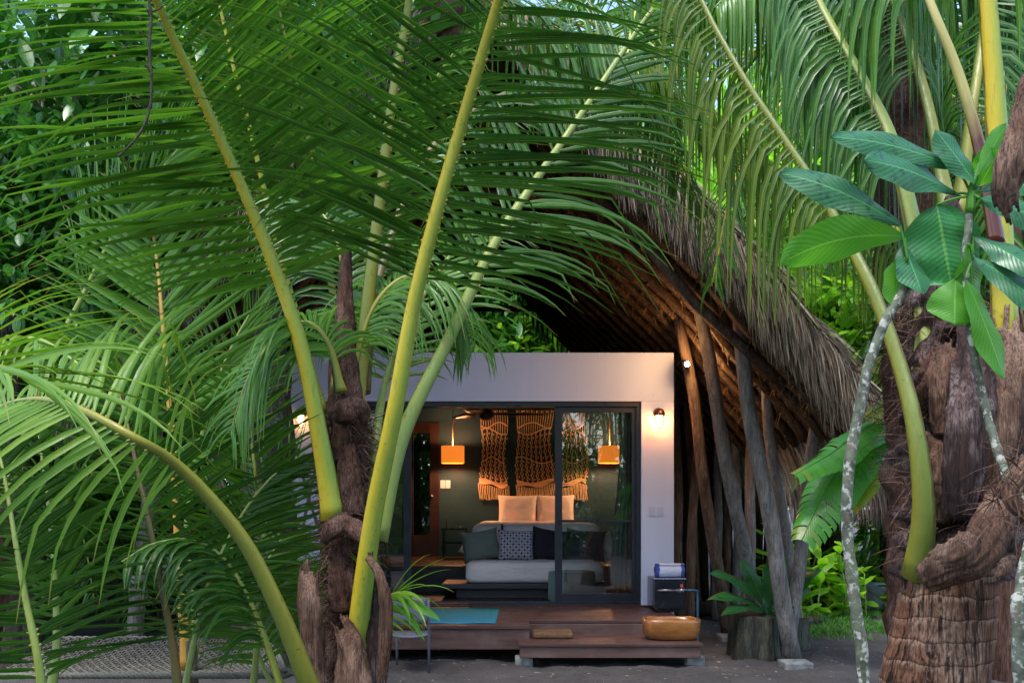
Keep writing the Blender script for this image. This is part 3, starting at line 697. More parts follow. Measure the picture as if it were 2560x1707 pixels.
def pillow(name, mat, c, w, h, th, label, catg, grp=None, lean=0.25, roll=0.0, yaw=0.0, seed=1, ear=.1, sink=0.0):
    m = MB(); n = 18; rows = {}
    for sgn in (1, -1):
        for i in range(n + 1):
            for j in range(n + 1):
                a, b_ = i / n * 2 - 1, j / n * 2 - 1
                if sgn < 0 and (abs(a) == 1 or abs(b_) == 1): rows[(i, j, -1)] = rows[(i, j, 1)]; continue
                # sides bow inwards, corners stay out
                xx = a * (1 - ear * (1 - b_ * b_) ** 1.0 * abs(a) ** 3); zz = b_ * (1 - ear * (1 - a * a) * abs(b_) ** 3)
                zz -= sink * max(0, b_) * (1 - a * a) ** 2
                t = ((1 - a ** 4) * (1 - b_ ** 4)) ** .55
                wr = noise.noise(V((a * 2.4 + seed * 3, b_ * 2.4, seed))) * .14 + noise.noise(V((a * 6, b_ * 6, seed * 7))) * .05
                rows[(i, j, sgn)] = m.add((xx * w / 2 * (1 + wr * .08), -sgn * th / 2 * t * (1 + wr), zz * h / 2 * (1 + wr * .12)), 0, 0)
    for sgn in (1, -1):
        for i in range(n):
            for j in range(n):
                q = (rows[(i, j, sgn)], rows[(i + 1, j, sgn)], rows[(i + 1, j + 1, sgn)], rows[(i, j + 1, sgn)])
                m.face(q if sgn > 0 else tuple(reversed(q)))
    o = m.build(name, mat, None, org=(0, 0, 0), label=label, category=catg, group=grp)
    o.rotation_euler = (-lean, roll, yaw); o.location = c
    return o
# daybed
YD = 11.2
db = thing('daybed', 'low daybed with a thick pale seat cushion on a dark platform', 'daybed', (X(1330, YD), YD + .4, FZ))
softbox('seat_cushion', M['linen'], db, X(1163, YD), X(1512, YD), YD, YD + .72, Z(1458, YD) + .003, Z(1404, YD), .07, lump=.006, seed=3)
bx('platform', M['bedbase'], db, X(1105, YD), X(1520, YD), YD - .06, YD + .75, Z(1470, YD), Z(1458, YD), bevel=.006)
bx('base', M['bedbase'], db, X(1140, YD), X(1500, YD), YD + .06, YD + .7, FZ + .001, Z(1470, YD) - .002, bevel=.004)
bd = thing('bed', 'wide bed with white linen on the raised floor behind the daybed', 'bed', (X(1345, 12.1), 13, .655))
softbox('mattress', M['linen'], bd, X(1178, 12.1), X(1506, 12.1), 12.08, 14.12, .86, Z(1307, 12.1), .13, lump=.01, seed=9)
bx('bed_base', M['bedbase'], bd, X(1190, 12.1), X(1494, 12.1), 12.14, 14.1, .657, .87)
pillow('pillow', M['linen'], V((X(1294, 13.85), 13.85, 1.285)), .53, .44, .16, 'pale upright bed pillow below the left and middle wall hangings', 'pillow', 'upright pillows on the bed', .2, 0, 0, 2, .06)
pillow('pillow', M['linen'], V((X(1388, 13.85), 13.88, 1.285)), .53, .45, .16, 'pale upright bed pillow half hidden by the door frame', 'pillow', 'upright pillows on the bed', .22, 0, 0, 5, .06)
yc = YD + .56
pillow('cushion', M['sage'], V((X(1202, yc), yc - .08, .905)), .45, .37, .17, 'sage green cushion tilted on the left end of the daybed', 'cushion', 'cushions on the daybed', .28, R(-9), R(8), 3, .12)
pillow('cushion', M['petal'], V((X(1290, yc), yc - .1, .905)), .42, .36, .15, 'navy and white petal patterned cushion on the daybed', 'cushion', 'cushions on the daybed', .22, R(1), 0, 4, .08)
pillow('cushion', M['scallop'], V((X(1372, yc), yc - .03, .91)), .44, .385, .16, 'dark cushion with fine wavy scallop lines on the daybed', 'cushion', 'cushions on the daybed', .25, R(9), R(-6), 6, .1)
pillow('cushion', M['charcoal'], V((X(1464, yc), yc, .905)), .46, .375, .17, 'plain charcoal cushion behind the right glass door', 'cushion', 'cushions on the daybed', .25, R(4), 0, 7, .1)
pillow('cushion', M['linen'], V((X(1520, yc), yc + .09, .88)), .2, .36, .1, 'pale cushion corner poking out behind the charcoal cushion', 'cushion', 'cushions on the daybed', .1, R(-14), R(30), 8, .15)
pillow('cushion', M['linen'], V((X(1172, yc), yc + .03, .87)), .2, .2, .1, 'small white cushion corner behind the sage green cushion', 'cushion', 'cushions on the daybed', .2, R(25), 0, 9, .15)
c = P(1255, 1318, 12.6); mb = MB(); tube(mb, [V((c.x, 12.3, Z(1307, 12.1) - .01)), V((c.x, 12.3, Z(1307, 12.1) + .0))], .03, 12); 
mb = MB(); cc = V((X(1255, 12.02), 12.0, 0)); box(mb, cc.x - .016, cc.x + .016, 12.045, 12.068, Z(1328, 12.02), Z(1309, 12.02)); mb.build('remote_control', M['black'], None, smooth=False, bevel=.003, label='slim black remote leaning on the white bed edge', category='remote control')
# ottoman
c = V((X(1429, 10.97), 10.97, FZ)); mb = MB(); r = .252; h = .315
lathe(mb, c, [(.001, .002), (r - .02, .002), (r, .02), (r, h * .5), (r, h - .03), (r - .004, h - .022), (r - .006, h - .018), (r, h - .014), (r - .012, h - .002), (r - .05, h + .004), (.001, h + .008)], 40); mb.build('ottoman', M['otto'], None, label='round grey-green fabric ottoman behind the glass door', category='ottoman')
# side table with bottle and card
sx0, sx1 = X(1106, 13.6), X(1172, 13.6); st = thing('bedside_table', 'black bedside table with shelf, left of the bed', 'bedside table', ((sx0 + sx1) / 2, 13.6, .655))
zs = Z(1318, 13.6)
bx('top', M['black'], st, sx0, sx1, 13.4, 13.85, zs - .03, zs); bx('shelf', M['black'], st, sx0 + .03, sx1 - .03, 13.42, 13.83, .86, .88)
for a in (sx0 + .01, sx1 - .035): bx('side_panel', M['black'], st, a, a + .025, 13.41, 13.84, .657, zs - .032)
mb = MB(); lathe(mb, (X(1117, 13.55), 13.55, zs), [(.001, .001), (.014, .001), (.013, .02), (.007, .05), (.006, .09), (.009, .1), (.009, .12), (.001, .125)], 12); mb.build('candlestick', M['copper'], None, label='tiny dark candlestick on the black bedside table', category='candlestick')
mb = MB(); cx = X(1151, 13.55); box(mb, cx - .02, cx + .02, 13.5, 13.505, zs + .001, zs + .022); mb.build('card', M['card'], None, smooth=False, label='small white card standing on the black bedside table', category='card')
# curtain
mb = MB(); prev = None; nn = 60
for k in range(nn + 1):
    a = k / nn; col_ = []
    for j in range(15):
        q = j / 14; xt = X(1548) + a * (X(1594) - X(1548)); xb = X(1522) + a * (X(1590) - X(1522)); xx = xt + (xb - xt) * q ** 2.2
        col_.append(mb.add((xx + .015 * (1 - a) * math.sin(q * 7) + .03, YF + .33 + .035 * math.sin(a * 30 + q * 1.5) + .02 * math.sin(a * 11 + q * 3), zd + .02 - q * (zd + .02 - FZ - .01))))
    if prev:
        for j in range(14): mb.face((prev[j], col_[j], col_[j + 1], prev[j + 1]))
    prev = col_
o = mb.build('curtain', M['curtain'], None, label='long grey curtain gathered behind the right glass door', category='curtain')
md = o.modifiers.new('thick', 'SOLIDIFY'); md.thickness = .004

# ------------------------------------------------------------------ DECK
DZ = 0.322; dk = thing('wooden_deck', 'reddish brown wooden deck with a low front step, on concrete blocks', 'deck', (0, 9.5, 0))
mb = MB(); yb = YF - .001; y = yb; bw = .14
dl = X(560, 9); xc = X(1325, 8.82); yfront = 8.82; yright = 9.2; xr2 = X(1700, 9.4)
while y > yfront + .05:
    y2 = max(y - bw, yfront); xe = xr2 if y2 > yright - .02 else xc
    box(mb, dl, xe, y2 + .005, y, DZ - .03, DZ); y = y2
mb.build('deck_boards', M['deck'], dk, smooth=False, bevel=.003)
bx('fascia', M['deck_side'], dk, dl, xc - .004, yfront + .02, yfront + .05, .115, DZ - .032)
bx('fascia', M['deck_side'], dk, xc + .002, xr2 - .01, yright + .02, yright + .045, .2, DZ - .032)
bx('fascia', M['deck_side'], dk, xc - .03, xc - .002, yfront + .052, yright + .3, .117, DZ - .034)
bx('beam', M['deck_side'], dk, dl, xr2 - .03, 9.9, 9.98, .06, DZ - .034)
TZ = .205; sl = X(1296, 8.55); sr = X(1757, 8.55)
mb = MB(); y = yright + .018
while y > 8.56:
    y2 = max(y - .14, 8.53); x0_ = xc + .004 if y2 > yfront - .02 else sl; box(mb, x0_, sr, y2 + .004, y, TZ - .025, TZ); y = y2
mb.build('step_boards', M['deck'], dk, smooth=False, bevel=.003)
bx('step_fascia', M['deck_side'], dk, sl + .01, sr - .02, 8.55, 8.575, .085, TZ - .027)
bx('step_fascia', M['deck_side'], dk, sr - .045, sr - .02, 8.578, yright, .087, TZ - .029)
for a, y, w in ((1310, 8.6, .15), (1740, 8.62, .15), (900, 8.95, .16), (700, 9.0, .16), (1480, 9.5, .2), (1100, 9.6, .16)):
    x_ = X(a, y); m = MB(); box(m, x_ - w / 2, x_ + w / 2, y, y + .15, -.05, .083 if y < 8.8 else .113)
    m.build('concrete_block', M['conc'], dk, smooth=False, bevel=.008)
# rug
mb = MB(); q = [(X(900, 10.3), 10.3), (X(1249, 10.3), 10.28), (X(1239, 8.97), 8.97), (X(880, 8.97), 8.98)]
nx_, ny_ = 24, 12; gr = []
for j in range(ny_ + 1):
    row = []
    for i in range(nx_ + 1):
        a, b_ = i / nx_, j / ny_; xx = (q[0][0] * (1 - a) + q[1][0] * a) * (1 - b_) + (q[3][0] * (1 - a) + q[2][0] * a) * b_; yy = (q[0][1] * (1 - a) + q[1][1] * a) * (1 - b_) + (q[3][1] * (1 - a) + q[2][1] * a) * b_
        row.append(mb.add((xx, yy, DZ + .007 + .003 * math.sin(a * 17 + b_ * 5))))
    gr.append(row)
for j in range(ny_):
    for i in range(nx_): mb.face((gr[j][i], gr[j + 1][i], gr[j + 1][i + 1], gr[j][i + 1]))
o = mb.build('rug', M['rug'], None, label='turquoise and blue woven rug lying on the wooden deck', category='rug'); o.modifiers.new('th', 'SOLIDIFY').thickness = .004
# door mat
softbox('doormat', M['coir'], None, X(1331, 8.95), X(1432, 8.95), 8.84, 9.17, TZ + .001, TZ + .05, .02, lump=.004, label='brown coir doormat on the lower deck step', category='doormat')
# black cabinet
bc = thing('cabinet', 'glossy black cabinet standing on the deck by the white wall', 'cabinet', (X(1675, 9.95), 10.2, DZ))
x0, x1 = X(1638, 9.9), X(1713, 9.9)
bx('body', M['black'], bc, x0, x1, 9.91, 10.47, DZ + .03, Z(1448, 9.9), bevel=.004)
bx('door', M['black'], bc, x0 + .012, x1 - .012, 9.895, 9.908, DZ + .045, Z(1448, 9.9) - .015, bevel=.003)
bx('plinth', M['black'], bc, x0 + .03, x1 - .03, 9.95, 10.43, DZ + .001, DZ + .029)
# towel
zt_ = Z(1448, 9.9) + .001; mb = MB(); tx0, tx1 = X(1636, 9.98) + .01, X(1710, 9.98)
N_ = 70; rows = []
for k in range(N_ + 1):
    a = k / N_; th = a * 2 * PI * 2.6 + PI * 1.5; rr = .03 + .041 * a; row = []
    for j in range(9):
        x = tx0 + (tx1 - tx0) * j / 8; row.append(mb.add((x + .003 * math.sin(k), 10.0 + math.cos(th) * rr * 1.12, zt_ + .076 + math.sin(th) * rr * .98 + .002 * math.sin(j * 2 + k))))
    rows.append(row)
for k in range(N_):
    for j in range(8): mb.face((rows[k][j], rows[k][j + 1], rows[k + 1][j + 1], rows[k + 1][j]), 1 if (j in (0, 7) or (k > N_ - 20 and k < N_ - 18)) else 0)
o = mb.build('rolled_towel', [M['towel'], M['towel_b']], None, label='rolled white towel with blue edges lying on the black cabinet', category='towel'); o.modifiers.new('th', 'SOLIDIFY').thickness = .007
m = MB(); rnd = random.Random(4)
for k in range(46):
    x = tx0 - .01 + (tx1 - tx0 + .02) * k / 45; tube(m, [(x, 9.96, zt_ + .008), (x + rnd.uniform(-.004, .004), 9.925, zt_ + .007), (x + rnd.uniform(-.006, .006), 9.895, zt_ + .004)], [.004, .003, .005], 5, mi=k % 2)
m.build('tassels', [M['towel'], M['towel_b']], o)
# faucet
fx, fy = X(1757, 9.0), 9.0; fa = thing('garden_tap', 'thin blue outdoor water pipe and tap over the wooden basin', 'tap', (fx, 9.25, 0))
fz = Z(1481, 9.0)
m = MB(); tube(m, cat([(fx, 9.25, -.05), (fx, 9.25, .3), (fx, 9.25, fz - .03), (fx - .008, 9.25, fz - .006), (fx - .03, 9.25, fz), (fx - .1, 9.25, fz)], 22), .0105, 8); m.build('pipe', M['pipe'], fa)
m = MB(); tube(m, [(fx - .1, 9.25, fz), (fx - .12, 9.25, fz), (fx - .121, 9.25, fz), (fx - .165, 9.25, fz), (fx - .166, 9.25, fz), (fx - .19, 9.25, fz)], [.016, .016, .02, .02, .014, .014], 10); tube(m, [(fx - .19, 9.25, fz), (fx - .36, 9.25, fz + .002)], .009, 8); m.build('spout', M['chrome'], fa)
m = MB(); tube(m, [(fx - .143, 9.25, fz + .018), (fx - .143, 9.25, fz + .03)], .004, 6); box(m, fx - .155, fx - .133, 9.238, 9.262, fz + .03, fz + .055); m.build('handle', M['red'], fa, smooth=False)
# wooden basin
def basin():
    mb = MB(); cx, cy = (X(1612, 8.72) + X(1758, 8.72)) / 2, 8.86; a, b_ = .252, .17; z0 = TZ + .002; z1 = TZ + .175; n = 48
    prof = [(0.02, .0), (.7, .0), (.86, .01), (.95, .05), (.985, .1), (1.0, .15), (.985, .17), (.93, .176), (.86, .168), (.8, .14), (.74, .09), (.6, .06), (.02, .055)]
    rings = []
    for r_, z in prof:
        ring = []
        for k in range(n):
            th = 2 * PI * k / n; ca, sa = math.cos(th), math.sin(th); e = .62
            x = math.copysign(abs(ca) ** e, ca) * a * r_; y = math.copysign(abs(sa) ** e, sa) * b_ * r_
            w = 1 + .03 * noise.noise(V((ca * 1.5, sa * 1.5, z * 5)))
            zz = z0 + z * (1 + .05 * noise.noise(V((ca * 2, sa * 2, 1)))) 
            ring.append(mb.add((cx + x * w, cy + y * w, zz)))
        rings.append(ring)
    for i in range(len(rings) - 1):
        for k in range(n): mb.face((rings[i][k], rings[i][(k + 1) % n], rings[i + 1][(k + 1) % n], rings[i + 1][k]))
    mb.face(tuple(reversed(rings[0]))); mb.face(tuple(rings[-1]))
    mb.build('wooden_basin', M['basin'], None, label='carved glossy orange-brown wooden basin on the end of the step', category='basin')
basin()
# chair
def chair():
    Y = 8.25; xa, xb = X(968, Y), X(1072, Y); yb2 = Y; root = thing('garden_chair', 'grey metal garden chair seen from behind, in front of the deck', 'chair', ((xa + xb) / 2, Y + .2, 0))
    zt2 = Z(1492, Y); zs2 = Z(1592, Y)
    for x_ in (xa, xb):
        m = MB(); tube(m, [(x_, Y, 0), (x_, Y + .02, zs2), (x_, Y + .01, zs2 + .12), (x_, Y - .03, zt2)], .011, 8); m.build('rear_leg', M['metal'], root)
        xi = x_ + (.02 if x_ < 0 and x_ == xa else -.02) * 1.6
        m = MB(); tube(m, [(xi, Y + .42, 0), (xi, Y + .4, zs2)], .011, 8); m.build('front_leg', M['metal'], root)
    m = MB(); rows = []
    for j in range(7):
        z = Z(1557, Y) + (zt2 - Z(1557, Y)) * j / 6; rows.append([m.add((xa + .012 + (xb - xa - .024) * i / 8, Y - .0 - .03 * (j / 6) + .02 * math.sin(PI * i / 8), z)) for i in range(9)])
    for j in range(6):
        for i in range(8): m.face((rows[j][i], rows[j][i + 1], rows[j + 1][i + 1], rows[j + 1][i]))
    o = m.build('backrest', M['mesh_back'], root); o.modifiers.new('t', 'SOLIDIFY').thickness = .006
    m = MB(); tube(m, cat([(xa, Y + .02, zs2 + .02), (xa + .1, Y + .03, zs2), (xb - .1, Y + .03, zs2), (xb, Y + .02, zs2 + .02)], 12), .012, 8); box(m, xa + .014, xb - .014, Y + .045, Y + .42, zs2 - .01, zs2 + .003); m.build('seat', M['mesh_back'], root)
chair()

# ------------------------------------------------------------------ THATCHED ROOF
AX = -.32; Y0, Y1 = 8.0, 16.9
PROF = [(0, 5.43), (.38, 5.24), (.85, 4.71), (1.32, 4.15), (1.63, 3.87), (2.06, 3.45), (2.32, 3.19), (2.52, 2.90), (2.73, 2.68), (2.98, 2.40), (3.24, 2.08)]
pr3 = cat([V((a, 0, b)) for a, b in PROF], 40)
roof = thing('thatched_roof', 'tall thatched palm roof with shaggy edge on leaning round poles, over the white room', 'roof', (AX, Y0, 0))
nrm = []
for i in range(40):
    T = (pr3[min(i + 1, 39)] - pr3[max(i - 1, 0)]).normalized(); nrm.append(V((-T.z, 0, T.x)) * -1 if False else V((T.z, 0, -T.x)))
for sgn in (1, -1):
    mb = MB(); top = []; bot = []
    ys = [Y0 + (Y1 - Y0) * k / 30 for k in range(31)]
    for i, p in enumerate(pr3):
        n_ = nrm[i]; th = .2
        top.append([mb.add((AX + sgn * p.x, y, p.z + .02 * noise.noise(V((i * .6, y * 3, sgn))))) for y in ys])
        q = p + n_ * th
        bot.append([mb.add((AX + sgn * max(0.0, q.x), y, q.z + .03 * noise.noise(V((i * .9, y * 4, sgn + 5))))) for y in ys])
    for i in range(39):
        for k in range(30):
            mb.face((top[i][k], top[i][k + 1], top[i + 1][k + 1], top[i + 1][k])); mb.face((bot[i][k], bot[i + 1][k], bot[i + 1][k + 1], bot[i][k + 1]))
        mb.face((top[i][0], top[i + 1][0], bot[i + 1][0], bot[i][0])); mb.face((top[i][30], bot[i][30], bot[i + 1][30], top[i + 1][30]))
    for k in range(30): mb.face((top[39][k], top[39][k + 1], bot[39][k + 1], bot[39][k]))
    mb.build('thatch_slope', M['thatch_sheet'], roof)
def strand(mb, rnd, p, d, L, w, droop, mi=0, seg=3):
    d = d.normalized(); s = frame(d)[0]; s = (s * math.cos(rnd.uniform(0, 3)) + d.cross(s) * math.sin(rnd.uniform(0, 3))); rows = []
    for i in range(seg + 1):
        ww = w * (1 - (i / seg) ** 2 * .85)
        rows.append((mb.add(p + s * ww, i / seg, 1), mb.add(p - s * ww, i / seg, -1)))
        p = p + d * (L / seg); d = (d + V((rnd.uniform(-.1, .1), rnd.uniform(-.1, .1), -droop))).normalized()
    for i in range(seg): mb.face((rows[i][0], rows[i][1], rows[i + 1][1], rows[i + 1][0]), mi)
rnd = random.Random(11)
for sgn, cnt in ((1, 8500), (-1, 1500)):
    mb = MB()
    for k in range(cnt):
        u = rnd.uniform(.1, 1); x = u * 39; i = min(int(x), 38); p = pr3[i].lerp(pr3[i + 1], x - i); T = (pr3[i + 1] - pr3[i]).normalized()
        lay = rnd.random(); dn = rnd.random() ** 1.4
        pos = V((AX + sgn * (p.x + nrm[i].x * dn * .2 - .02), Y0 - .14 + rnd.uniform(-.03, .1) + dn * .1, p.z + nrm[i].z * dn * .2 - .02))
        cl = noise.noise(V((u * 34, sgn, 4))) ; d = V((sgn * (T.x * .34 + rnd.uniform(-.14, .2)) + cl * .4, -.22 + cl * .25 + rnd.uniform(-.2, .15), T.z * .35 - .8 - .4 * dn))
        strand(mb, rnd, pos, d, rnd.uniform(.18, .34 + .36 * abs(noise.noise(V((u * 14, 1, sgn))))) * (1 if u > .3 else .8), .0046, .3, 0)
    for k in range(cnt // 3):      # bristles lying on the slope top along the rim
        u = rnd.uniform(.1, 1); x = u * 39; i = min(int(x), 38); p = pr3[i].lerp(pr3[i + 1], x - i); T = (pr3[i + 1] - pr3[i]).normalized()
        pos = V((AX + sgn * p.x, Y0 + rnd.uniform(-.15, .9), p.z + .02)); d = V((sgn * T.x + rnd.uniform(-.1, .1), rnd.uniform(-.5, .1), T.z + rnd.uniform(0, .12)))
        strand(mb, rnd, pos, d, rnd.uniform(.25, .5), .006, .08, 0)
    # side eave
    for k in range(cnt // 3):
        y = rnd.uniform(Y0, Y1); p = pr3[39]; strand(mb, rnd, V((AX + sgn * (p.x - rnd.uniform(0, .25)), y, p.z + rnd.uniform(-.1, .2))), V((sgn * .5, rnd.uniform(-.2, .2), -1)), rnd.uniform(.3, .6), .008, .3, 0)
    mb.build('thatch_fringe', M['thatch'], roof)
# far gable fringe
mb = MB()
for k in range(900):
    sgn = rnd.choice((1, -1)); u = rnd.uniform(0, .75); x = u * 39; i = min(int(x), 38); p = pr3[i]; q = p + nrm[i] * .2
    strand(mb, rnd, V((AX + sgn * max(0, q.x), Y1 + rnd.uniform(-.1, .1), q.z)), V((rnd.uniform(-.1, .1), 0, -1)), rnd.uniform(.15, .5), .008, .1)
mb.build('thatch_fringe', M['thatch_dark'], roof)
# rafters, battens, ties under the slopes
for sgn in (1, -1):
    y = Y0 + .12; k = 0
    while y < Y1:
        mb = MB(); rr = .05 if k == 0 else .036
        tube(mb, [V((AX + sgn * (pr3[i].x + nrm[i].x * (.2 + rr)), y + .02 * math.sin(i), pr3[i].z + nrm[i].z * (.2 + rr))) for i in range(1, 40, 2)], rr, 8)
        mb.build('rafter', M['rafter'], roof); y += .42; k += 1
    for i in range(3, 39, 3):
        mb = MB(); p = pr3[i] + nrm[i] * .19; tube(mb, [(AX + sgn * p.x, Y0 + .05, p.z), (AX + sgn * p.x, (Y0 + Y1) / 2, p.z - .01), (AX + sgn * p.x, Y1 - .05, p.z)], .02, 6); mb.build('batten', M['rafter'], roof)
mb = MB()
for k in range(1700):      # loose straw tufts under the right slope
    u = rnd.uniform(.15, .98); x = u * 39; i = min(int(x), 38); q = pr3[i] + nrm[i] * .21; y = Y0 + .1 + (rnd.random() ** 2.2) * 5
    strand(mb, rnd, V((AX + q.x, y, q.z)), V((rnd.uniform(-.6, .9), rnd.uniform(-.7, .3), -rnd.uniform(.2, 1))), rnd.uniform(.05, .16), .004, .3)
mb.build('straw_tufts', M['thatch_gold'], roof)
mb = MB(); tube(mb, [(AX, Y0 + .02, 5.02), (AX, Y1, 5.02)], .07, 10); mb.build('ridge_beam', M['rafter'], roof)
for y, z in ((16.6, 4.55), (12.5, 4.3), (9.4, 4.2)):
    hw = .3 + (5.2 - z) * .83
    mb = MB(); tube(mb, [(AX - hw, y, z), (AX + hw, y, z)], .05, 8); mb.build('tie_beam', M['rafter'], roof)
mb = MB(); tube(mb, [P(1560, 545, 8.5), P(1740, 760, 8.7), P(1960, 960, 8.9)], [.045, .05, .045], 10); mb.build('rim_beam', M['pole_b'], roof)
# leaning poles
def pole(pts, r, mat='pole', nm='pole', lab=None):
    m = MB(); rr = random.Random(len(bpy.data.objects)); pp = cat(pts, 14); ph = rr.uniform(0, 6)
    pp = [p + V((.012 * math.sin(i * .9 + ph), 0, 0)) for i, p in enumerate(pp)]
    tube(m, pp, [r * (.86 + .2 * (1 - i / 13) + .03 * math.sin(i * 2.1 + ph)) for i in range(14)], 12); return m.build(nm, M[mat], roof)
def gp(px, py): # ground point seen at this pixel
    Y = CAMZ * FPX / (py - HOR); return P(px, py, Y)
pole([gp(1985, 1652), P(1915, 1250, 8.75), P(1868, 980, 8.85), P(1838, 760, 8.95)], .072)
pole([gp(1900, 1590), P(1860, 1380, 9.8), P(1800, 1060, 9.6), P(1742, 740, 9.4)], .07)
pole([gp(1822, 1590), P(1785, 1380, 10.4), P(1745, 1080, 10.3), P(1700, 800, 10.2)], .062, 'pole_b')
pole([gp(1995, 1600), P(1975, 1400, 9.9), P(1935, 1180, 9.8), P(1912, 900, 9.6)], .058)
pole([P(1972, 1640, 8.9) , P(1995, 1420, 9.0), P(2025, 1180, 9.1), P(2052, 900, 9.2)], .06)
for a, b_, y, r_, mt in ((1700, 1690, 12, .05, 'pole_b'), (1745, 1715, 12.6, .05, 'pole_b'), (1790, 1800, 12.2, .05, 'pole'), (1845, 1838, 12.0, .055, 'pole'), (1868, 1885, 11.0, .06, 'pole'), (1720, 1752, 11.2, .05, 'pole_b'), (1812, 1828, 13.0, .05, 'pole_b'), (1932, 1902, 12.4, .05, 'pole')):
    pole([V((X(a, y), y, 0)), V((X((a + b_) / 2, y), y, 1.5)), V((X(b_, y), y, 3.2))], r_, mt)
# left side poles, mostly behind the palms
for a, b_, y in ((330, 420, 9), (520, 560, 10.5), (420, 480, 12)):
    pole([V((X(a, y), y, 0)), V((X(b_, y), y, 3.0))], .07)
c = gp(1992, 1668); m = MB(); box(m, c.x - .11, c.x + .13, c.y - .05, c.y + .2, -.03, .045); m.build('pole_footing', M['conc'], roof, smooth=False, bevel=.01)
c = gp(1825, 1600); m = MB(); box(m, c.x - .1, c.x + .12, c.y - .08, c.y + .2, -.03, .05); m.build('pole_footing', M['conc'], roof, smooth=False, bevel=.01)
m = MB(); c = V((X(1840, 12.5), 12.5, .08)); tube(m, [(X(1690, 12.5), 12.5, .1), (X(2000, 12.5), 12.5, .12)], .09, 10); m.build('ground_log', M['pole_b'], roof)

# dense pole wall behind
pw = thing('pole_wall', 'dark wall of tightly set upright wooden poles behind the leaning ones', 'wall', (2.6, 14, 0))
rnd = random.Random(5); x = X(1700, 13.6)
while x < X(1960, 13.6):
    r_ = rnd.uniform(.045, .075); m = MB(); tube(m, [(x + r_, 13.6 + rnd.uniform(0, .1), -.02), (x + r_ + rnd.uniform(-.04, .04), 13.65, 1.6), (x + r_ + rnd.uniform(-.05, .05), 13.7, 3.3)], [r_, r_ * .95, r_ * .85], 9); m.build('upright', M['pole_shaded'], pw); x += 2 * r_ + rnd.choice([.002, .004, .02])
# spotlight on pole
c = P(1717, 911, 10.0); root = thing('spot_lamp', 'small bright spotlight fixed on the brown leaning pole', 'lamp', c)
m = MB(); tube(m, [c + V((0, .1, .03)), c + V((0, .01, 0))], [.03, .034], 12); m.build('housing', M['black'], root)
m = MB(); lathe(m, c + V((0, -.02, 0)), [(.001, -.024), (.018, -.018), (.024, 0), (.018, .018), (.001, .024)], 12); m.build('bulb', M['spotbulb'], root)
point('spot_light', c + V((0, -.1, .02)), 7, (1, .55, .22), .03)
point('roof_light', P(1700, 850, 9.2) + V((-.1, 0, 0)), 3, (1, .5, .18), .04)

# lean-to thatch on the right
lt = thing('thatched_shelter', 'low thatched shelter with ragged dark hanging eaves behind the banana leaves', 'shelter', (X(2080, 12.6), 13, 0))
rnd = random.Random(8); m = MB()
xa, xb = X(1900, 12.5), X(2330, 12.5)
a0_ = [m.add(p) for p in ((xa, 12.45, 1.5), (xb, 12.45, 1.5), (xb + .3, 14.5, 3.3), (xa, 14.5, 3.3))]; m.face(tuple(a0_)); o = m.build('roof_sheet', M['thatch_sheet'], lt, smooth=False); o.modifiers.new('s', 'SOLIDIFY').thickness = .15
m = MB()
for k in range(5200):
    q = rnd.random(); s_ = rnd.random() ** 1.3
    p = V((xa + (xb - xa) * q, 12.4 + s_ * 1.4, 1.55 + s_ * 1.4)); strand(m, rnd, p, V((rnd.uniform(-.15, .15), -.5, -1)), rnd.uniform(.3, .6), .007, .5)
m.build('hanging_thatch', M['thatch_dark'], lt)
for px_ in (1960, 2240): mm = MB(); tube(mm, [(X(px_, 12.9), 12.9, 0), (X(px_, 12.9), 12.9, 1.9)], .05, 8); mm.build('post', M['pole'], lt)

# ------------------------------------------------------------------ STUMP + FERN
c = gp(1896, 1650); c.y += .18
def stump(cx, cy, r, h, nm, label, seed):
    m = MB(); n = 26; rings = []; rn = random.Random(seed)
    lob = [1 + .1 * math.sin(k / n * 2 * PI * 5 + seed) + rn.uniform(-.05, .05) for k in range(n)]
    for z, f in ((-.03, 1.12), (.05, 1.06), (h * .5, 1), (h - .015, .99), (h, .95), (h - .01, .5), (h - .015, .02)):
        rings.append([m.add((cx + math.cos(2 * PI * k / n) * r * f * (lob[k] if f > .4 else 1), cy + math.sin(2 * PI * k / n) * r * f * (lob[k] if f > .4 else 1), z + (rn.uniform(-.008, .008) if f > .4 else 0))) for k in range(n)])
    for i in range(len(rings) - 1):
        for k in range(n): m.face((rings[i][k], rings[i][(k + 1) % n], rings[i + 1][(k + 1) % n], rings[i + 1][k]))
    m.face(tuple(rings[-1])); return m.build(nm, M['stump'], None, label=label, category='stump', group='stumps used as planters')
stump(c.x, c.y, .215, .385, 'tree_stump', 'large mossy grey stump planter below the big fern, left of the leaning pole', 1)
stump(P(1985, 1600, 9.5).x, 9.6, .15, .3, 'tree_stump', 'smaller dark stump partly behind the nearest leaning pole', 2)
fc = V((P(1925, 1545, c.y).x, c.y, .38))
m = MB(); rnd = random.Random(3)
for (px_, py_, dy, w) in ((1765, 1500, -.25, .09), (1775, 1432, -.15, .12), (1850, 1400, .1, .1), (1925, 1400, -.1, .13), (1960, 1385, .25, .12), (2052, 1425, -.1, .13), (2030, 1470, .2, .1), (1800, 1540, -.3, .08), (1985, 1520, -.3, .09), (1880, 1450, .3, .1)):
    tip = P(px_, py_, c.y + dy); bigleaf(m, fc + V((rnd.uniform(-.03, .03), rnd.uniform(-.03, .03), 0)), tip, w * 1.5, N=V((rnd.uniform(-.2, .2), -.5, .8)), sag=.14, seg=14, wave=.07, rnd=rnd, wpos=.6)
m.build('birds_nest_fern', M['fern'], None, label='broad-leaved dark green fern growing from the large stump', category='fern')

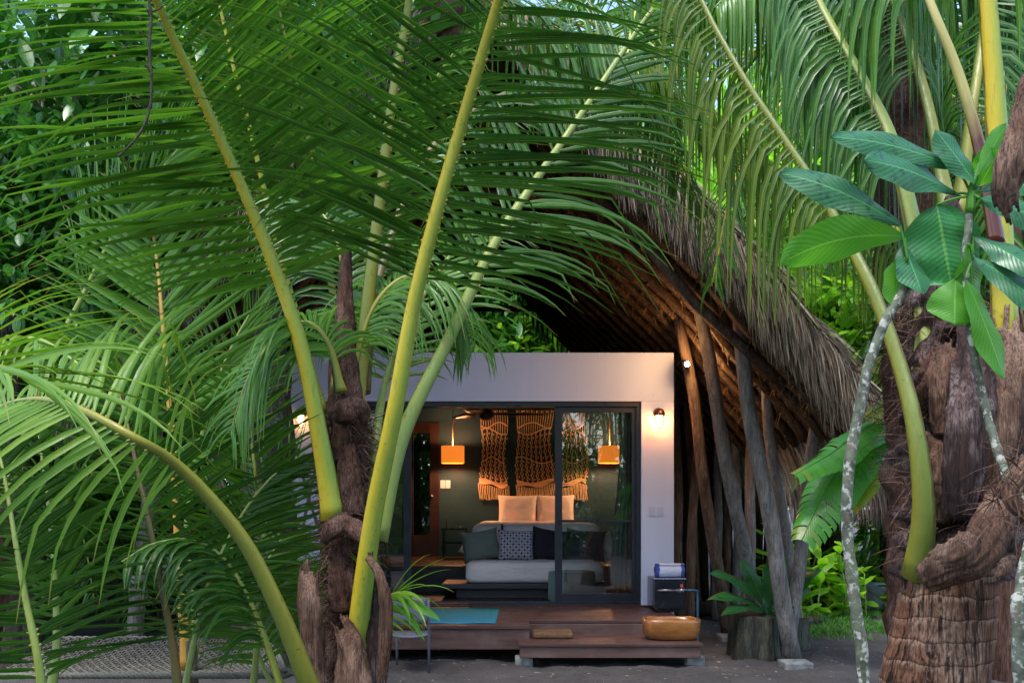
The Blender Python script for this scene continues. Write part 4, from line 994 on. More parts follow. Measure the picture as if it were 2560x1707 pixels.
# ------------------------------------------------------------------ HAMMOCK
hm = thing('rope_hammock', 'grey woven rope hammock stretched across the lower left corner', 'hammock', (X(300, 5.6), 5.6, .4))
yA, yB = 5.35, 6.7
def hpt(a, b_):   # a along 0..1 (left to right), b 0 near .. 1 far
    spread = 1 if a < .74 else max(.02, 1 - ((a - .74) / .26) ** 1.3)
    yv = yA + (yB - yA) * (b_ * spread * 1.0 + .02); x = X(-160, 5.4) + a * (X(720, 5.4) - X(-160, 5.4))
    edge = P(0, 1690, yA).z; far = P(0, 1595, yB).z
    z = edge + (far - edge) * b_ * spread - .1 * math.sin(PI * b_ * 1.0) * spread * (1 - .4 * a)
    return V((x, yv, z))
m = MB(); rnd = random.Random(2)
for i in range(95):
    a = i / 94; tube(m, [hpt(a, j / 12) + V((.012 * (j % 2), 0, rnd.uniform(-.002, .002))) for j in range(13)], .0034, 4)
m.build('net', M['hrope'], hm)
m = MB()
for j in range(34):
    b_ = j / 33; tube(m, [hpt(i / 70, b_) + V((0, 0, .005 * (1 if (i + j) % 2 else -1))) for i in range(71)], .0036, 4)
m.build('net', M['hrope'], hm)
m = MB(); 
for ph in (0, PI * 2 / 3, PI * 4 / 3): tube(m, [hpt(i / 160, 0) + V((0, math.cos(i * .9 + ph) * .009, math.sin(i * .9 + ph) * .009)) for i in range(161)], .0095, 6)
m.build('edge_rope', M['drope'], hm)
m = MB()
for ph in (0, PI): tube(m, [hpt(i / 120, 1) + V((0, math.cos(i * .9 + ph) * .007, math.sin(i * .9 + ph) * .007)) for i in range(121)], .008, 6)
m.build('edge_rope', M['hrope'], hm)
m = MB(); e = hpt(1, 0); 
for ph in range(4): tube(m, cat([e + V((-.1, 0, 0)), e + V((.0, .02 * math.sin(ph), .01 * ph)), P(745, 1668 + ph * 6, 5.3), P(800, 1660 + ph * 8, 5.0)], 12), .014, 7)
m.build('tie_rope', M['drope'], hm)

def rope_line(pts, r, label):
    m = MB(); pp = cat(pts, 70); T = (pp[-1] - pp[0]).normalized(); A, B = frame(T)
    for ph in (0, PI): tube(m, [p + A * math.cos(i * 1.1 + ph) * r + B * math.sin(i * 1.1 + ph) * r for i, p in enumerate(pp)], r * 1.05, 5)
    m.build('hanging_rope', M['drope'], None, label=label, category='rope', group='ropes hanging before the white wall')
rope_line([P(742, 1120, 9.5), P(765, 1220, 9.5), P(800, 1330, 9.5)], .009, 'dark twisted rope falling to the lower right before the white wall, behind leaflets')
rope_line([P(795, 1150, 9.4), P(775, 1230, 9.4), P(755, 1330, 9.4)], .009, 'dark rope falling to the lower left before the white wall, crossing another rope')

# ------------------------------------------------------------------ MAIN COCONUT PALM
mp = thing('coconut_palm', 'young coconut palm in the centre foreground with thick yellow-green stalks and brown fibrous trunk', 'palm tree', Q(805, 1600, 4.9) * 1)
def rough_trunk(parent, pts, rads, mat, nm='trunk', n=22, seed=1, rag=.12, nr=60):
    rn = random.Random(seed); pp = cat(pts, nr); m = MB(); rings = []
    for i, p in enumerate(pp):
        x = i / (nr - 1) * (len(rads) - 1); k = min(int(x), len(rads) - 2); r = rads[k] + (rads[k + 1] - rads[k]) * (x - k); ring = []
        step = (i % 6) / 6.0
        for j in range(n):
            a = 2 * PI * j / n; q = V((math.cos(a), math.sin(a), 0))
            rr = r * (1 + rag * noise.noise(V((q.x * 2.2, q.y * 2.2, i * .3 + seed * 9))) * 1.6 + rag * .5 * (1 - step))
            ring.append(m.add(p + q * rr, i / nr, .5))
        rings.append(ring)
    for i in range(nr - 1):
        for j in range(n): m.face((rings[i][j], rings[i][(j + 1) % n], rings[i + 1][(j + 1) % n], rings[i + 1][j]))
    return m.build(nm, M[mat], parent)
rough_trunk(mp, qp([(815, 1640, 5.0), (812, 1500, 5.0), (806, 1350, 5.0), (800, 1200, 5.02), (803, 1050, 5.05), (800, 900, 5.1), (792, 760, 5.15), (795, 560, 5.25)]), [.125, .12, .095, .085, .088, .062, .042, .022], 'fibre', rag=.2)
def fibres(parent, pts, cnt, spread, L, seed, mat='sheath', nm='fibres', w=.0022):
    rn = random.Random(seed); m = MB(); pp = cat(pts, 40)
    for k in range(cnt):
        p = pp[rn.randrange(40)]; a = rn.uniform(0, 2 * PI); q = V((math.cos(a), math.sin(a), 0)); strand(m, rn, p + q * spread * rn.uniform(.9, 1.12), q * .5 + V((rn.uniform(-.8, .8), rn.uniform(-.5, .5), rn.uniform(-1, .6))), rn.uniform(.4, 1) * L, w, .2)
    m.build(nm, M[mat], parent)
fibres(mp, qp([(812, 1540, 5.0), (806, 1350, 5.0), (800, 1200, 5.0), (800, 950, 5.05)]), 2600, .098, .15, 3, w=.0028)
def sheath(parent, pts, w, cup=.5, mat='sheath', nm='dry_sheath', seed=1, n=26, shape=None, rag=1.0, nr=36):
    """a dry, curled leaf base: a ridged, torn trough with thickness"""
    rn = random.Random(seed); pp = cat(pts, nr); m = MB(); rows = []
    ridge = [1 + rn.uniform(-.1, .1) for k in range(n + 1)]; cut = [1 - rag * (.02 + .16 * rn.random() ** 2) for k in range(n + 1)]
    for i, p in enumerate(pp):
        T = (pp[min(i + 1, nr - 1)] - pp[max(i - 1, 0)]).normalized(); A, S = frame(T, V((0, -1, .1)))
        S = A; F = T.cross(A).normalized()
        if F.y > 0: F = -F
        t = i / (nr - 1); ww = w * (shape(t) if shape else (.6 + .9 * math.sin(PI * min(1, t * 1.1)) ) * (1 - t ** 5)); row = []
        for k in range(n + 1):
            a = k / n * 2 - 1; ang = a * PI * cup
            rg = ridge[k] * (1 + .22 * noise.noise(V((k * .25, i * .22, seed))) + .1 * noise.noise(V((k * .9, i * .5, seed + 4))))
            if k in (0, n): rg *= 1 + rag * rn.uniform(-.2, .15)
            row.append(m.add(p + S * math.sin(ang) * ww * rg + F * math.cos(ang) * ww * .6 * rg))
        rows.append(row)
    for i in range(nr - 1):
        for k in range(n):
            if (i + 1) / (nr - 1) > min(cut[k], cut[k + 1]) and rag: continue
            m.face((rows[i][k], rows[i][k + 1], rows[i + 1][k + 1], rows[i + 1][k]))
    used = sorted({i for f in m.f for i in f}); mp_ = {a: b_ for b_, a in enumerate(used)}
    m.v = [m.v[i] for i in used]; m.t = [m.t[i] for i in used]; m.u = [m.u[i] for i in used]; m.f = [tuple(mp_[i] for i in f) for f in m.f]
    o = m.build(nm, M[mat], parent); o.modifiers.new('t', 'SOLIDIFY').thickness = .004; return o
bud = lambda t: .75 + .35 * math.sin(PI * t * .9) * (1 if t < .85 else .9)
sheath(mp, qp([(730, 1620, 4.75), (722, 1500, 4.75), (712, 1380, 4.75), (712, 1310, 4.8), (735, 1280, 4.85)]), .05, .95, seed=2, shape=bud)
sheath(mp, qp([(845, 1280, 4.6), (872, 1320, 4.55), (888, 1400, 4.55), (884, 1480, 4.55), (872, 1620, 4.6)]), .024, .7, seed=3, shape=lambda t: .6 + .6 * math.sin(PI * t))
sheath(mp, qp([(745, 1245, 4.8), (765, 1215, 4.75), (800, 1205, 4.75), (840, 1240, 4.7), (858, 1300, 4.65)]), .03, .8, 'fibre', seed=4)
sheath(mp, qp([(815, 1680, 4.72), (815, 1560, 4.71), (806, 1480, 4.72), (790, 1440, 4.76), (775, 1410, 4.8)]), .1, .55, seed=5, shape=lambda t: 1.1 - .75 * t)
sheath(mp, qp([(775, 1060, 4.95), (782, 1000, 4.93), (790, 950, 4.95), (788, 900, 5.0)]), .05, .5, 'fibre', seed=66, shape=lambda t: 1.1 - .5 * t)
sheath(mp, qp([(815, 1180, 4.9), (806, 1110, 4.88), (800, 1060, 4.9), (798, 1000, 4.97)]), .06, .5, 'fibre', seed=67, shape=lambda t: 1.1 - .5 * t)
sheath(mp, qp([(795, 1400, 4.86), (788, 1340, 4.84), (785, 1290, 4.86), (780, 1230, 4.9)]), .07, .5, 'fibre', seed=68, shape=lambda t: 1.1 - .5 * t)
sheath(mp, qp([(850, 1640, 4.8), (856, 1500, 4.8), (856, 1380, 4.82), (858, 1260, 4.84)]), .035, .5, 'char', seed=69, shape=lambda t: 1.1 - .5 * t)
sheath(mp, qp([(760, 960, 4.95), (790, 945, 4.9), (830, 945, 4.9), (838, 990, 4.95)]), .04, .85, 'fibre', seed=6)
sheath(mp, qp([(745, 1240, 4.82), (752, 1225, 4.8), (790, 1190, 4.8), (815, 1180, 4.85)]), .03, .9, 'fibre', seed=7)

NF = V((0, -1, .35))
frond(mp, qp([(768, 1190, 4.9), (700, 830, 4.8), (640, 640, 4.75), (560, 440, 4.65), (470, 240, 4.5), (385, 60, 4.3), (325, -80, 4.1), (250, -240, 3.9)]), .048, .012, 'rach_yel', 'leaf_mid', us=.41, n=68, L=1.04, Wd=.039, N=NF, droop=.16, pw=1.6, a0=84, a1=60, lift=.08, tilt=.8, seed=21, base=1.5, kinkp=.1)
frond(mp, qp([(812, 1600, 4.95), (822, 1450, 4.82), (855, 1200, 4.66), (905, 950, 4.5), (950, 700, 4.4), (1005, 480, 4.3), (1065, 270, 4.2), (1140, 20, 4.0), (1190, -150, 3.8), (1225, -320, 3.6)]), .056, .017, 'rach_yel', 'leaf_dark', us=.55, n=56, L=1.1, Wd=.04, N=NF, droop=.19, pw=1.6, a0=84, a1=60, lift=.12, tilt=.85, seed=22, base=1.35, kinkp=.28)
frond(mp, qp([(868, 1240, 4.85), (925, 1000, 4.9), (1030, 780, 5), (1130, 570, 5.1), (1220, 430, 5.2), (1310, 300, 5.3), (1390, 180, 5.4), (1450, 90, 5.5), (1500, 20, 5.5)]), .044, .012, 'rach_green', 'leaf_dark', us=.42, n=40, L=.85, Wd=.035, N=V((.2, -1, .45)), droop=.36, pw=.9, a0=62, a1=35, lift=.1, tilt=.3, seed=23, base=1.1, kinkp=.3)
frond(mp, qp([(745, 1660, 4.7), (705, 1560, 4.6), (645, 1410, 4.5), (565, 1250, 4.4), (465, 1125, 4.3), (385, 1052, 4.2), (310, 1008, 4.1), (205, 950, 4.15), (120, 920, 4.3), (40, 920, 4.5), (-40, 950, 4.7)]), .052, .005, 'rach_olive', 'leaf_lime', us=.5, n=34, L=.92, Wd=.031, N=V((0, -1, .6)), droop=.5, pw=.7, a0=75, a1=45, lift=.1, tilt=.3, seed=24, base=1.1, kinkp=.25)
frond(mp, qp([(815, 945, 5.1), (835, 780, 5.15), (870, 480, 5.2), (905, 200, 5.2), (935, 30, 5.2), (955, -150, 5.1), (965, -300, 5)]), .042, .014, 'rach_olive', 'leaf_dark', us=.3, n=56, L=.9, Wd=.034, N=V((.25, -1, .2)), droop=.2, a0=75, a1=45, lift=.1, tilt=.7, seed=25, base=1.1, kinkp=.25)
frond(mp, qp([(830, 900, 5.2), (880, 600, 5.5), (1000, 330, 5.9), (1200, 200, 6.3), (1400, 190, 6.6), (1560, 260, 6.8), (1680, 370, 6.9), (1770, 500, 7)]), .03, .008, 'rach_dark', 'leaf_dark', us=.3, n=70, L=.75, Wd=.036, N=V((0, -.1, 1)), droop=.6, a0=70, a1=50, lift=.0, tilt=.1, seed=26, kinkp=.2)
frond(mp, qp([(850, 1180, 4.95), (880, 900, 5.3), (960, 700, 5.7), (1060, 560, 6.0), (1170, 500, 6.2), (1270, 520, 6.4)]), .028, .007, 'rach_green', 'leaf_mid', us=.3, n=46, L=.6, Wd=.032, N=V((0, -.3, 1)), droop=.4, a0=70, a1=45, lift=.1, tilt=.2, seed=28, kinkp=.2)
# small low frond to the right of the trunk
frond(mp, qp([(860, 1430, 4.85), (890, 1375, 4.8), (915, 1360, 4.75), (935, 1365, 4.72)]), .012, .004, 'rach_green', 'leaf_lime', us=.1, n=14, L=.3, Wd=.026, N=V((.2, -.8, .7)), droop=.25, a0=85, a1=10, lift=.1, tilt=.3, seed=29, kinkp=.1, lmin=.9)
m = MB(); bigleaf(m, Q(905, 1375, 4.75), Q(1012, 1425, 4.7), .055, N=V((.1, -.7, .8)), sag=.08); bigleaf(m, Q(905, 1385, 4.75), Q(975, 1470, 4.7), .035, N=V((.1, -.7, .8)), sag=.1); m.build('young_leaf', M['plum_lime'], mp)

frond(mp, qp([(785, 900, 4.95), (755, 790, 4.95), (700, 740, 4.95), (630, 780, 4.95), (570, 870, 4.95), (530, 990, 4.95)]), .02, .005, 'rach_olive', 'leaf_mid', us=.15, n=56, L=.62, Wd=.028, N=V((0, -.4, 1)), droop=.7, pw=.6, a0=70, a1=45, tilt=.2, seed=31, kinkp=.3, stub=False)
frond(mp, qp([(805, 880, 5.1), (850, 720, 5.15), (920, 640, 5.2), (1000, 640, 5.25), (1060, 710, 5.3), (1090, 800, 5.3)]), .02, .005, 'rach_olive', 'leaf_mid', us=.15, n=54, L=.62, Wd=.028, N=V((0, -.4, 1)), droop=.8, pw=.6, a0=70, a1=45, tilt=.2, seed=32, kinkp=.35, stub=False)
frond(mp, qp([(790, 820, 5.5), (790, 640, 5.6), (760, 520, 5.7), (700, 470, 5.8), (620, 500, 5.9)]), .018, .005, 'rach_olive', 'leaf_dark', us=.15, n=44, L=.62, Wd=.028, N=V((0, -.4, 1)), droop=.7, pw=.6, a0=70, a1=45, tilt=.2, seed=33, kinkp=.3, stub=False)
frond(mp, qp([(1150, 60, 5.9), (1320, 90, 6.1), (1480, 150, 6.2), (1620, 240, 6.4), (1740, 340, 6.5), (1840, 460, 6.6)]), .014, .005, 'rach_dark', 'leaf_yel', us=.1, n=66, L=.6, Wd=.026, N=V((0, -.2, 1)), droop=1.4, pw=.3, hang=.35, a0=60, a1=45, tilt=.2, seed=34, kinkp=.2, stub=False)
frond(mp, qp([(1000, -60, 5.2), (1160, 0, 5.5), (1330, 90, 5.8), (1460, 210, 6.1), (1550, 350, 6.4), (1620, 500, 6.6)]), .014, .005, 'rach_dark', 'leaf_dark', us=.1, n=70, L=.72, Wd=.026, N=V((0, -.2, 1)), droop=1.1, pw=.4, hang=.2, a0=60, a1=45, tilt=.2, seed=35, kinkp=.2, stub=False)
# second palm right behind, stalks seen between the leaflets
sp = thing('coconut_palm', 'slim coconut palm with bright yellow stalks just behind the central palm', 'palm tree', Q(690, 1560, 7.2))
rough_trunk(sp, [Q(760, 1440, 7.2), Q(770, 1200, 7.2), Q(775, 900, 7.2), Q(775, 780, 7.2)], [.1, .09, .08, .05], 'fibre', rag=.12, seed=4)
H = [([(775, 900, 7.1), (770, 720, 7.0), (735, 500, 6.9), (695, 250, 6.8), (655, 90, 6.7), (620, -80, 6.6)], 'rach_olive', .034), ([(740, 950, 7.2), (680, 720, 7.0), (640, 580, 6.9), (610, 450, 6.8), (575, 300, 6.7), (540, 170, 6.6), (500, -10, 6.5), (470, -160, 6.4)], 'rach_yel', .032),
     ([(790, 900, 7.2), (820, 700, 7.3), (880, 450, 7.4), (960, 250, 7.4), (1080, 80, 7.4), (1230, -40, 7.3)], 'rach_olive', .03)]
for k, (p, mt, r_) in enumerate(H):
    frond(sp, qp(p), r_, .008, mt, 'leaf_mid', us=.28, n=60, L=.85, Wd=.036, N=V((0, -1, .3)) if k < 2 else V((0, -.3, 1)), droop=.2 if k < 2 else .45, a0=75, a1=40, lift=.1, tilt=.6, seed=40 + k, kinkp=.2)

# young palms on the left
ya = thing('young_palm', 'young palm with one tall upright frond on an orange midrib, left', 'palm tree', Q(420, 1600, 5.9))
rough_trunk(ya, qp([(444, 1640, 5.9), (440, 1540, 5.9), (438, 1470, 5.9)]), [.04, .036, .034], 'bark', rag=.05, n=12, nr=20)
frond(ya, qp([(432, 1540, 5.9), (415, 1350, 5.9), (405, 1180, 5.92), (395, 1020, 5.95), (385, 880, 6.0), (375, 760, 6.05), (360, 600, 6.15), (335, 430, 6.3)]), .03, .007, 'rach_orange', 'leaf_mid', us=.36, n=50, L=.85, Wd=.05, N=V((.05, -1, .25)), droop=.03, a0=76, a1=34, lift=.15, tilt=.35, seed=51, kinkp=.04, sway=.02)
frond(ya, qp([(440, 1500, 5.95), (438, 1380, 5.95), (430, 1200, 6.0), (455, 1040, 6.1), (490, 900, 6.2), (540, 780, 6.3), (600, 680, 6.4)]), .032, .006, 'rach_green', 'leaf_mid', us=.4, n=46, L=.62, Wd=.036, N=V((-.5, -1, .4)), droop=.1, a0=70, a1=28, lift=.15, tilt=.6, seed=52, kinkp=.06)
yb_ = thing('young_palm', 'low young palm with a dark midrib and wide flat leaflets, lower left', 'palm tree', Q(410, 1650, 4.9))
frond(yb_, qp([(412, 1640, 4.95), (400, 1500, 4.95), (378, 1380, 4.95), (345, 1210, 4.95), (318, 1090, 5.0), (296, 990, 5.05), (270, 890, 5.15)]), .026, .006, 'rach_dark', 'leaf_dark', us=.22, n=44, L=1.05, Wd=.036, N=V((.05, -1, .3)), droop=.07, a0=88, a1=45, lift=.12, tilt=.85, seed=53, kinkp=.05, sway=.02)
frond(yb_, qp([(415, 1640, 5.0), (440, 1500, 5.05), (480, 1340, 5.1), (545, 1200, 5.2), (620, 1100, 5.3), (700, 1040, 5.4)]), .02, .005, 'rach_green', 'leaf_dark', us=.25, n=36, L=.62, Wd=.034, N=V((-.3, -1, .5)), droop=.12, a0=80, a1=40, lift=.12, tilt=.7, seed=54, kinkp=.05)
frond(yb_, qp([(575, 1640, 5.2), (590, 1480, 5.2), (598, 1300, 5.25), (592, 1150, 5.3), (575, 1000, 5.35), (545, 850, 5.45)]), .02, .005, 'rach_green', 'leaf_mid', us=.2, n=50, L=.62, Wd=.03, N=V((.1, -1, .3)), droop=.08, a0=85, a1=45, lift=.12, tilt=.7, seed=541, kinkp=.06, stub=False)
yc_ = thing('young_palm', 'young palm arching up from the bottom left corner before the hammock', 'palm tree', Q(90, 1650, 4.6))
frond(yc_, qp([(105, 1640, 4.6), (85, 1500, 4.6), (60, 1380, 4.65), (35, 1240, 4.7), (15, 1120, 4.8), (-10, 1000, 4.9)]), .024, .006, 'rach_green', 'leaf_dark', us=.12, n=34, L=.66, Wd=.04, N=V((.3, -1, .3)), droop=.12, a0=82, a1=45, lift=.1, tilt=.7, seed=55)
frond(yc_, qp([(110, 1640, 4.7), (130, 1480, 4.75), (125, 1300, 4.85), (110, 1150, 5), (90, 1000, 5.1)]), .03, .007, 'rach_green', 'leaf_mid', us=.3, n=30, L=.5, Wd=.04, N=V((-.6, -1, .3)), droop=.2, a0=60, a1=30, lift=.1, tilt=.6, seed=56)
frond(yc_, qp([(-420, 1200, 3.9), (-300, 960, 3.7), (-160, 850, 3.55), (-20, 838, 3.45), (110, 880, 3.4)]), .02, .006, 'rach_green', 'leaf_lime', us=.3, n=30, L=.72, Wd=.028, N=V((0, -.6, 1)), droop=.3, pw=1.4, a0=55, a1=12, lift=.15, tilt=.3, seed=61, stub=False, lmin=.9)
yd = thing('young_palm', 'drooping small palm frond clump with hanging leaflets over the hammock', 'palm tree', Q(660, 1650, 5.0))
frond(yd, qp([(665, 1640, 5.0), (610, 1470, 5.0), (560, 1350, 5.0), (500, 1270, 5.0), (430, 1240, 4.95), (350, 1250, 4.9), (280, 1290, 4.8)]), .024, .006, 'rach_green', 'leaf_dark', us=.25, n=34, L=.5, Wd=.034, N=V((0, -.2, 1)), droop=.75, a0=65, a1=45, lift=.0, tilt=.2, seed=57, kinkp=.1)
frond(yd, qp([(670, 1640, 5.2), (600, 1520, 5.3), (590, 1400, 5.4), (610, 1300, 5.5), (650, 1230, 5.6)]), .018, .005, 'rach_green', 'leaf_mid', us=.3, n=26, L=.5, Wd=.03, N=V((-.3, -1, .4)), droop=.2, a0=75, a1=45, lift=.1, tilt=.5, seed=58)
ye = thing('coconut_palm', 'coconut palm whose pale green stalk leans up to the right at the far left', 'palm tree', Q(20, 1500, 6.6))
frond(ye, qp([(20, 1130, 6.5), (70, 960, 6.4), (130, 800, 6.35), (190, 680, 6.3), (250, 560, 6.25), (330, 440, 6.2), (420, 330, 6.2)]), .034, .008, 'rach_green', 'leaf_mid', us=.55, n=36, L=.85, Wd=.05, N=V((0, -1, .5)), droop=.16, a0=35, a1=18, lift=.1, tilt=.4, seed=59, kinkp=.12)
frond(ye, qp([(15, 1150, 6.6), (-20, 1000, 6.5), (-30, 900, 6.4), (10, 800, 6.2), (90, 780, 6.0), (200, 850, 5.8)]), .03, .008, 'rach_green', 'leaf_lime', us=.4, n=34, L=.6, Wd=.04, N=V((0, -.2, 1)), droop=.6, a0=60, a1=40, lift=.1, tilt=.2, seed=60)
rough_trunk(ye, [Q(-60, 1560, 6.7), Q(-20, 1350, 6.7), Q(10, 1150, 6.6)], [.12, .11, .09], 'fibre', seed=6)

# ------------------------------------------------------------------ RIGHT COCONUT PALM
rp = thing('coconut_palm', 'big coconut palm on the right with ringed orange-brown trunk and dark torn sheaths', 'palm tree', (P(2330, 1707, 3.5).x, 3.5, 0))
cx = lambda vx, vy, Y: Q(vx, vy, Y)
def ring_trunk(parent, pts, rads, mat, nr=110, n=36, seed=1):
    pp = cat(pts, nr); m = MB(); rings = []
    for i, p in enumerate(pp):
        x = i / (nr - 1) * (len(rads) - 1); k = min(int(x), len(rads) - 2); r = rads[k] + (rads[k + 1] - rads[k]) * (x - k)
        ring = []
        for j in range(n):
            a = 2 * PI * j / n; ph = (p.z + .015 * math.sin(a * 2 + seed) + .01 * noise.noise(V((math.cos(a), math.sin(a), p.z * 4)))) / .068
            rg = .022 * (1 - (ph % 1.0)) ** 1.5 + .035 * noise.noise(V((math.cos(a) * 6, math.sin(a) * 6, p.z * 5)))
            ring.append(m.add(p + V((math.cos(a), math.sin(a), 0)) * r * (1 + rg), i / nr, .5))
        rings.append(ring)
    for i in range(nr - 1):
        for j in range(n): m.face((rings[i][j], rings[i][(j + 1) % n], rings[i + 1][(j + 1) % n], rings[i + 1][j]))
    m.face(tuple(rings[-1]))
    return m.build('trunk', M[mat], parent)
def QX(vx, vy, Y): return Q(vx, vy, Y)
ring_trunk(rp, [V((Q(2130, 1700, 3.55).x, 3.55, 0)), V((Q(2135, 1650, 3.55).x, 3.55, .55)), Q(2145, 1560, 3.55), Q(2165, 1450, 3.55), Q(2180, 1330, 3.55), Q(2190, 1270, 3.55)], [.27, .235, .205, .178, .165, .15], 'trunk_ring')
rough_trunk(rp, qp([(2190, 1330, 3.6), (2200, 1200, 3.65), (2195, 1050, 3.7), (2180, 900, 3.75), (2170, 750, 3.8), (2165, 600, 3.85), (2175, 520, 3.9), (2190, 450, 3.95)]), [.15, .15, .155, .14, .11, .08, .05, .02], 'char', 'leaf_base_column', rag=.45, seed=9, nr=80, n=26)
fibres(rp, qp([(2195, 1280, 3.6), (2200, 1150, 3.6), (2190, 900, 3.7), (2170, 700, 3.8)]), 1500, .15, .16, 5, w=.0016)
wide = lambda t: .5 + .7 * math.sin(PI * min(1, t * .8 + .1))
sheath(rp, qp([(2120, 1330, 3.35), (2180, 1300, 3.3), (2235, 1280, 3.3), (2285, 1200, 3.35), (2310, 1120, 3.45)]), .06, .6, 'sheath', seed=11, shape=wide)
sheath(rp, qp([(2160, 1200, 3.52), (2175, 1130, 3.5), (2170, 1060, 3.5), (2150, 980, 3.55)]), .06, .6, 'sheath', seed=12, shape=wide)
sheath(rp, qp([(2200, 1190, 3.4), (2210, 1100, 3.38), (2225, 960, 3.4), (2240, 820, 3.5), (2245, 700, 3.6)]), .062, .6, 'char', seed=13, shape=wide)
sheath(rp, qp([(2170, 1000, 3.5), (2175, 880, 3.5), (2185, 780, 3.55)]), .055, .6, 'sheath', seed=14, shape=wide)
sheath(rp, qp([(2260, 1150, 3.45), (2290, 1000, 3.45), (2310, 850, 3.5), (2320, 700, 3.6)]), .06, .6, 'sheath', seed=15, shape=wide)
sheath(rp, qp([(2120, 950, 3.6), (2140, 910, 3.55), (2150, 880, 3.55), (2140, 800, 3.6)]), .05, .7, 'fibre', seed=16, shape=wide)
sheath(rp, qp([(2140, 1290, 3.32), (2200, 1270, 3.27), (2250, 1230, 3.3)]), .04, .5, 'sheath', seed=19, shape=wide)
frond(rp, qp([(2105, 1325, 3.5), (2122, 1180, 3.42), (2105, 1000, 3.42), (2070, 850, 3.5), (2010, 680, 3.6), (1950, 560, 3.7), (1880, 440, 3.8), (1800, 320, 3.9), (1720, 200, 4), (1650, 80, 4.1), (1600, -20, 4.2), (1550, -120, 4.3)]), .032, .010, 'rach_olive', 'leaf_yel', us=.5, n=46, L=.74, Wd=.025, N=V((.3, -.2, 1)), droop=2.2, pw=.15, dj=.6, a0=45, a1=35, lift=-.1, tilt=.2, seed=71, stub=False, hang=0.55, fl=7, base=1.75, kinkp=.2)
frond(rp, qp([(2130, 890, 3.75), (2130, 760, 3.8), (2105, 560, 3.95), (2050, 330, 4.1), (1990, 200, 4.25), (1910, 60, 4.4), (1850, -50, 4.6), (1770, -150, 4.8)]), .056, .012, 'rach_green', 'leaf_dark', us=.38, n=66, L=.74, Wd=.028, N=V((.3, -.2, 1)), droop=1.9, pw=.2, dj=.6, a0=50, a1=40, lift=-.1, tilt=.2, seed=72, stub=False, hang=0.5, base=1.4, kinkp=.2)
frond(rp, qp([(2290, 560, 3.5), (2252, 350, 3.5), (2205, 180, 3.5), (2150, 40, 3.5), (2100, -80, 3.55), (2040, -190, 3.6)]), .03, .012, 'rach_stain', 'leaf_mid', us=.75, n=20, L=.6, Wd=.034, N=V((0, -.5, 1)), droop=1.9, pw=.2, dj=.6, a0=50, a1=40, lift=-.1, tilt=.2, seed=73, stub=False, hang=0.4, base=1.1)
frond(rp, qp([(2310, 800, 3.6), (2300, 560, 3.6), (2290, 300, 3.6), (2270, 20, 3.6), (2255, -200, 3.6)]), .05, .03, 'rach_yel', 'leaf_mid', us=.85, n=10, L=.6, Wd=.034, N=V((0, -.5, 1)), droop=1.9, pw=.2, dj=.6, a0=50, a1=40, seed=74, stub=False, hang=0.4, base=1.2)
frond(rp, qp([(2180, 500, 4.2), (2120, 200, 4.4), (2030, -30, 4.7), (1920, -130, 5.0), (1780, -120, 5.3), (1650, -20, 5.6), (1560, 120, 5.8)]), .03, .008, 'rach_olive', 'leaf_dark', us=.25, n=84, L=.85, Wd=.03, N=V((0, -.1, 1)), droop=1.9, pw=.2, dj=.6, a0=60, a1=45, lift=-.1, tilt=.2, seed=75, stub=False, hang=0.45)
frond(rp, qp([(2200, 500, 4.4), (2240, 200, 4.5), (2280, 0, 4.7), (2360, -100, 4.9), (2460, -80, 5.1), (2560, 50, 5.3)]), .03, .008, 'rach_olive', 'leaf_dark', us=.2, n=50, L=.85, Wd=.036, N=V((0, -.1, 1)), droop=1.9, pw=.2, dj=.6, a0=60, a1=45, lift=-.1, tilt=.2, seed=76, stub=False, hang=0.4)
frond(rp, qp([(2150, 700, 4.2), (2085, 560, 4.4), (2010, 480, 4.7), (1930, 430, 5.0), (1850, 430, 5.3)]), .022, .006, 'rach_yel', 'leaf_yel', us=.2, n=30, L=.5, Wd=.028, N=V((0, -.1, 1)), droop=1.9, pw=.2, dj=.6, a0=60, a1=45, lift=-.1, tilt=.2, seed=77, stub=False, hang=0.5)
rp2 = thing('coconut_palm', 'coconut palm at the top right with a dark shaggy trunk behind the broad leaves', 'palm tree', Q(2090, 1400, 5.4))
rough_trunk(rp2, [V((Q(2120, 700, 5.4).x, 5.4, 0)), Q(2110, 1000, 5.4), Q(2090, 700, 5.4), Q(2075, 400, 5.4), Q(2060, 150, 5.4), Q(2050, -60, 5.4)], [.17, .15, .15, .15, .14, .1], 'fibre', rag=.25, seed=12, nr=90)
fibres(rp2, [Q(2110, 1000, 5.4), Q(2075, 400, 5.4), Q(2060, 150, 5.4)], 600, .16, .3, 15, w=.003)
G2 = [([(2060, 150, 5.4), (2110, -20, 5.3), (2200, -130, 5.2), (2330, -150, 5.1), (2450, -60, 5.0)], 'leaf_dark'), ([(2060, 200, 5.4), (2000, 0, 5.3), (1900, -100, 5.2), (1760, -90, 5.1), (1640, 20, 5.0)], 'leaf_mid'),
      ([(2060, 250, 5.5), (2120, 120, 5.9), (2220, 60, 6.3), (2340, 100, 6.7), (2440, 220, 7)], 'leaf_dark'), ([(2050, 250, 5.5), (1980, 100, 5.9), (1880, 60, 6.3), (1770, 110, 6.7), (1680, 230, 7)], 'leaf_mid'),
      ([(2060, 100, 5.5), (2050, -60, 5.0), (2030, -160, 4.4), (2010, -150, 3.9)], 'leaf_dark')]
for k, (p, lf) in enumerate(G2): frond(rp2, qp(p), .034, .008, 'rach_olive', lf, us=.2, n=66, L=.8, Wd=.03, N=V((0, -.1, 1)), droop=1.6, pw=.25, dj=.6, a0=60, a1=45, lift=-.05, tilt=.2, seed=80 + k, stub=False, hang=.4)

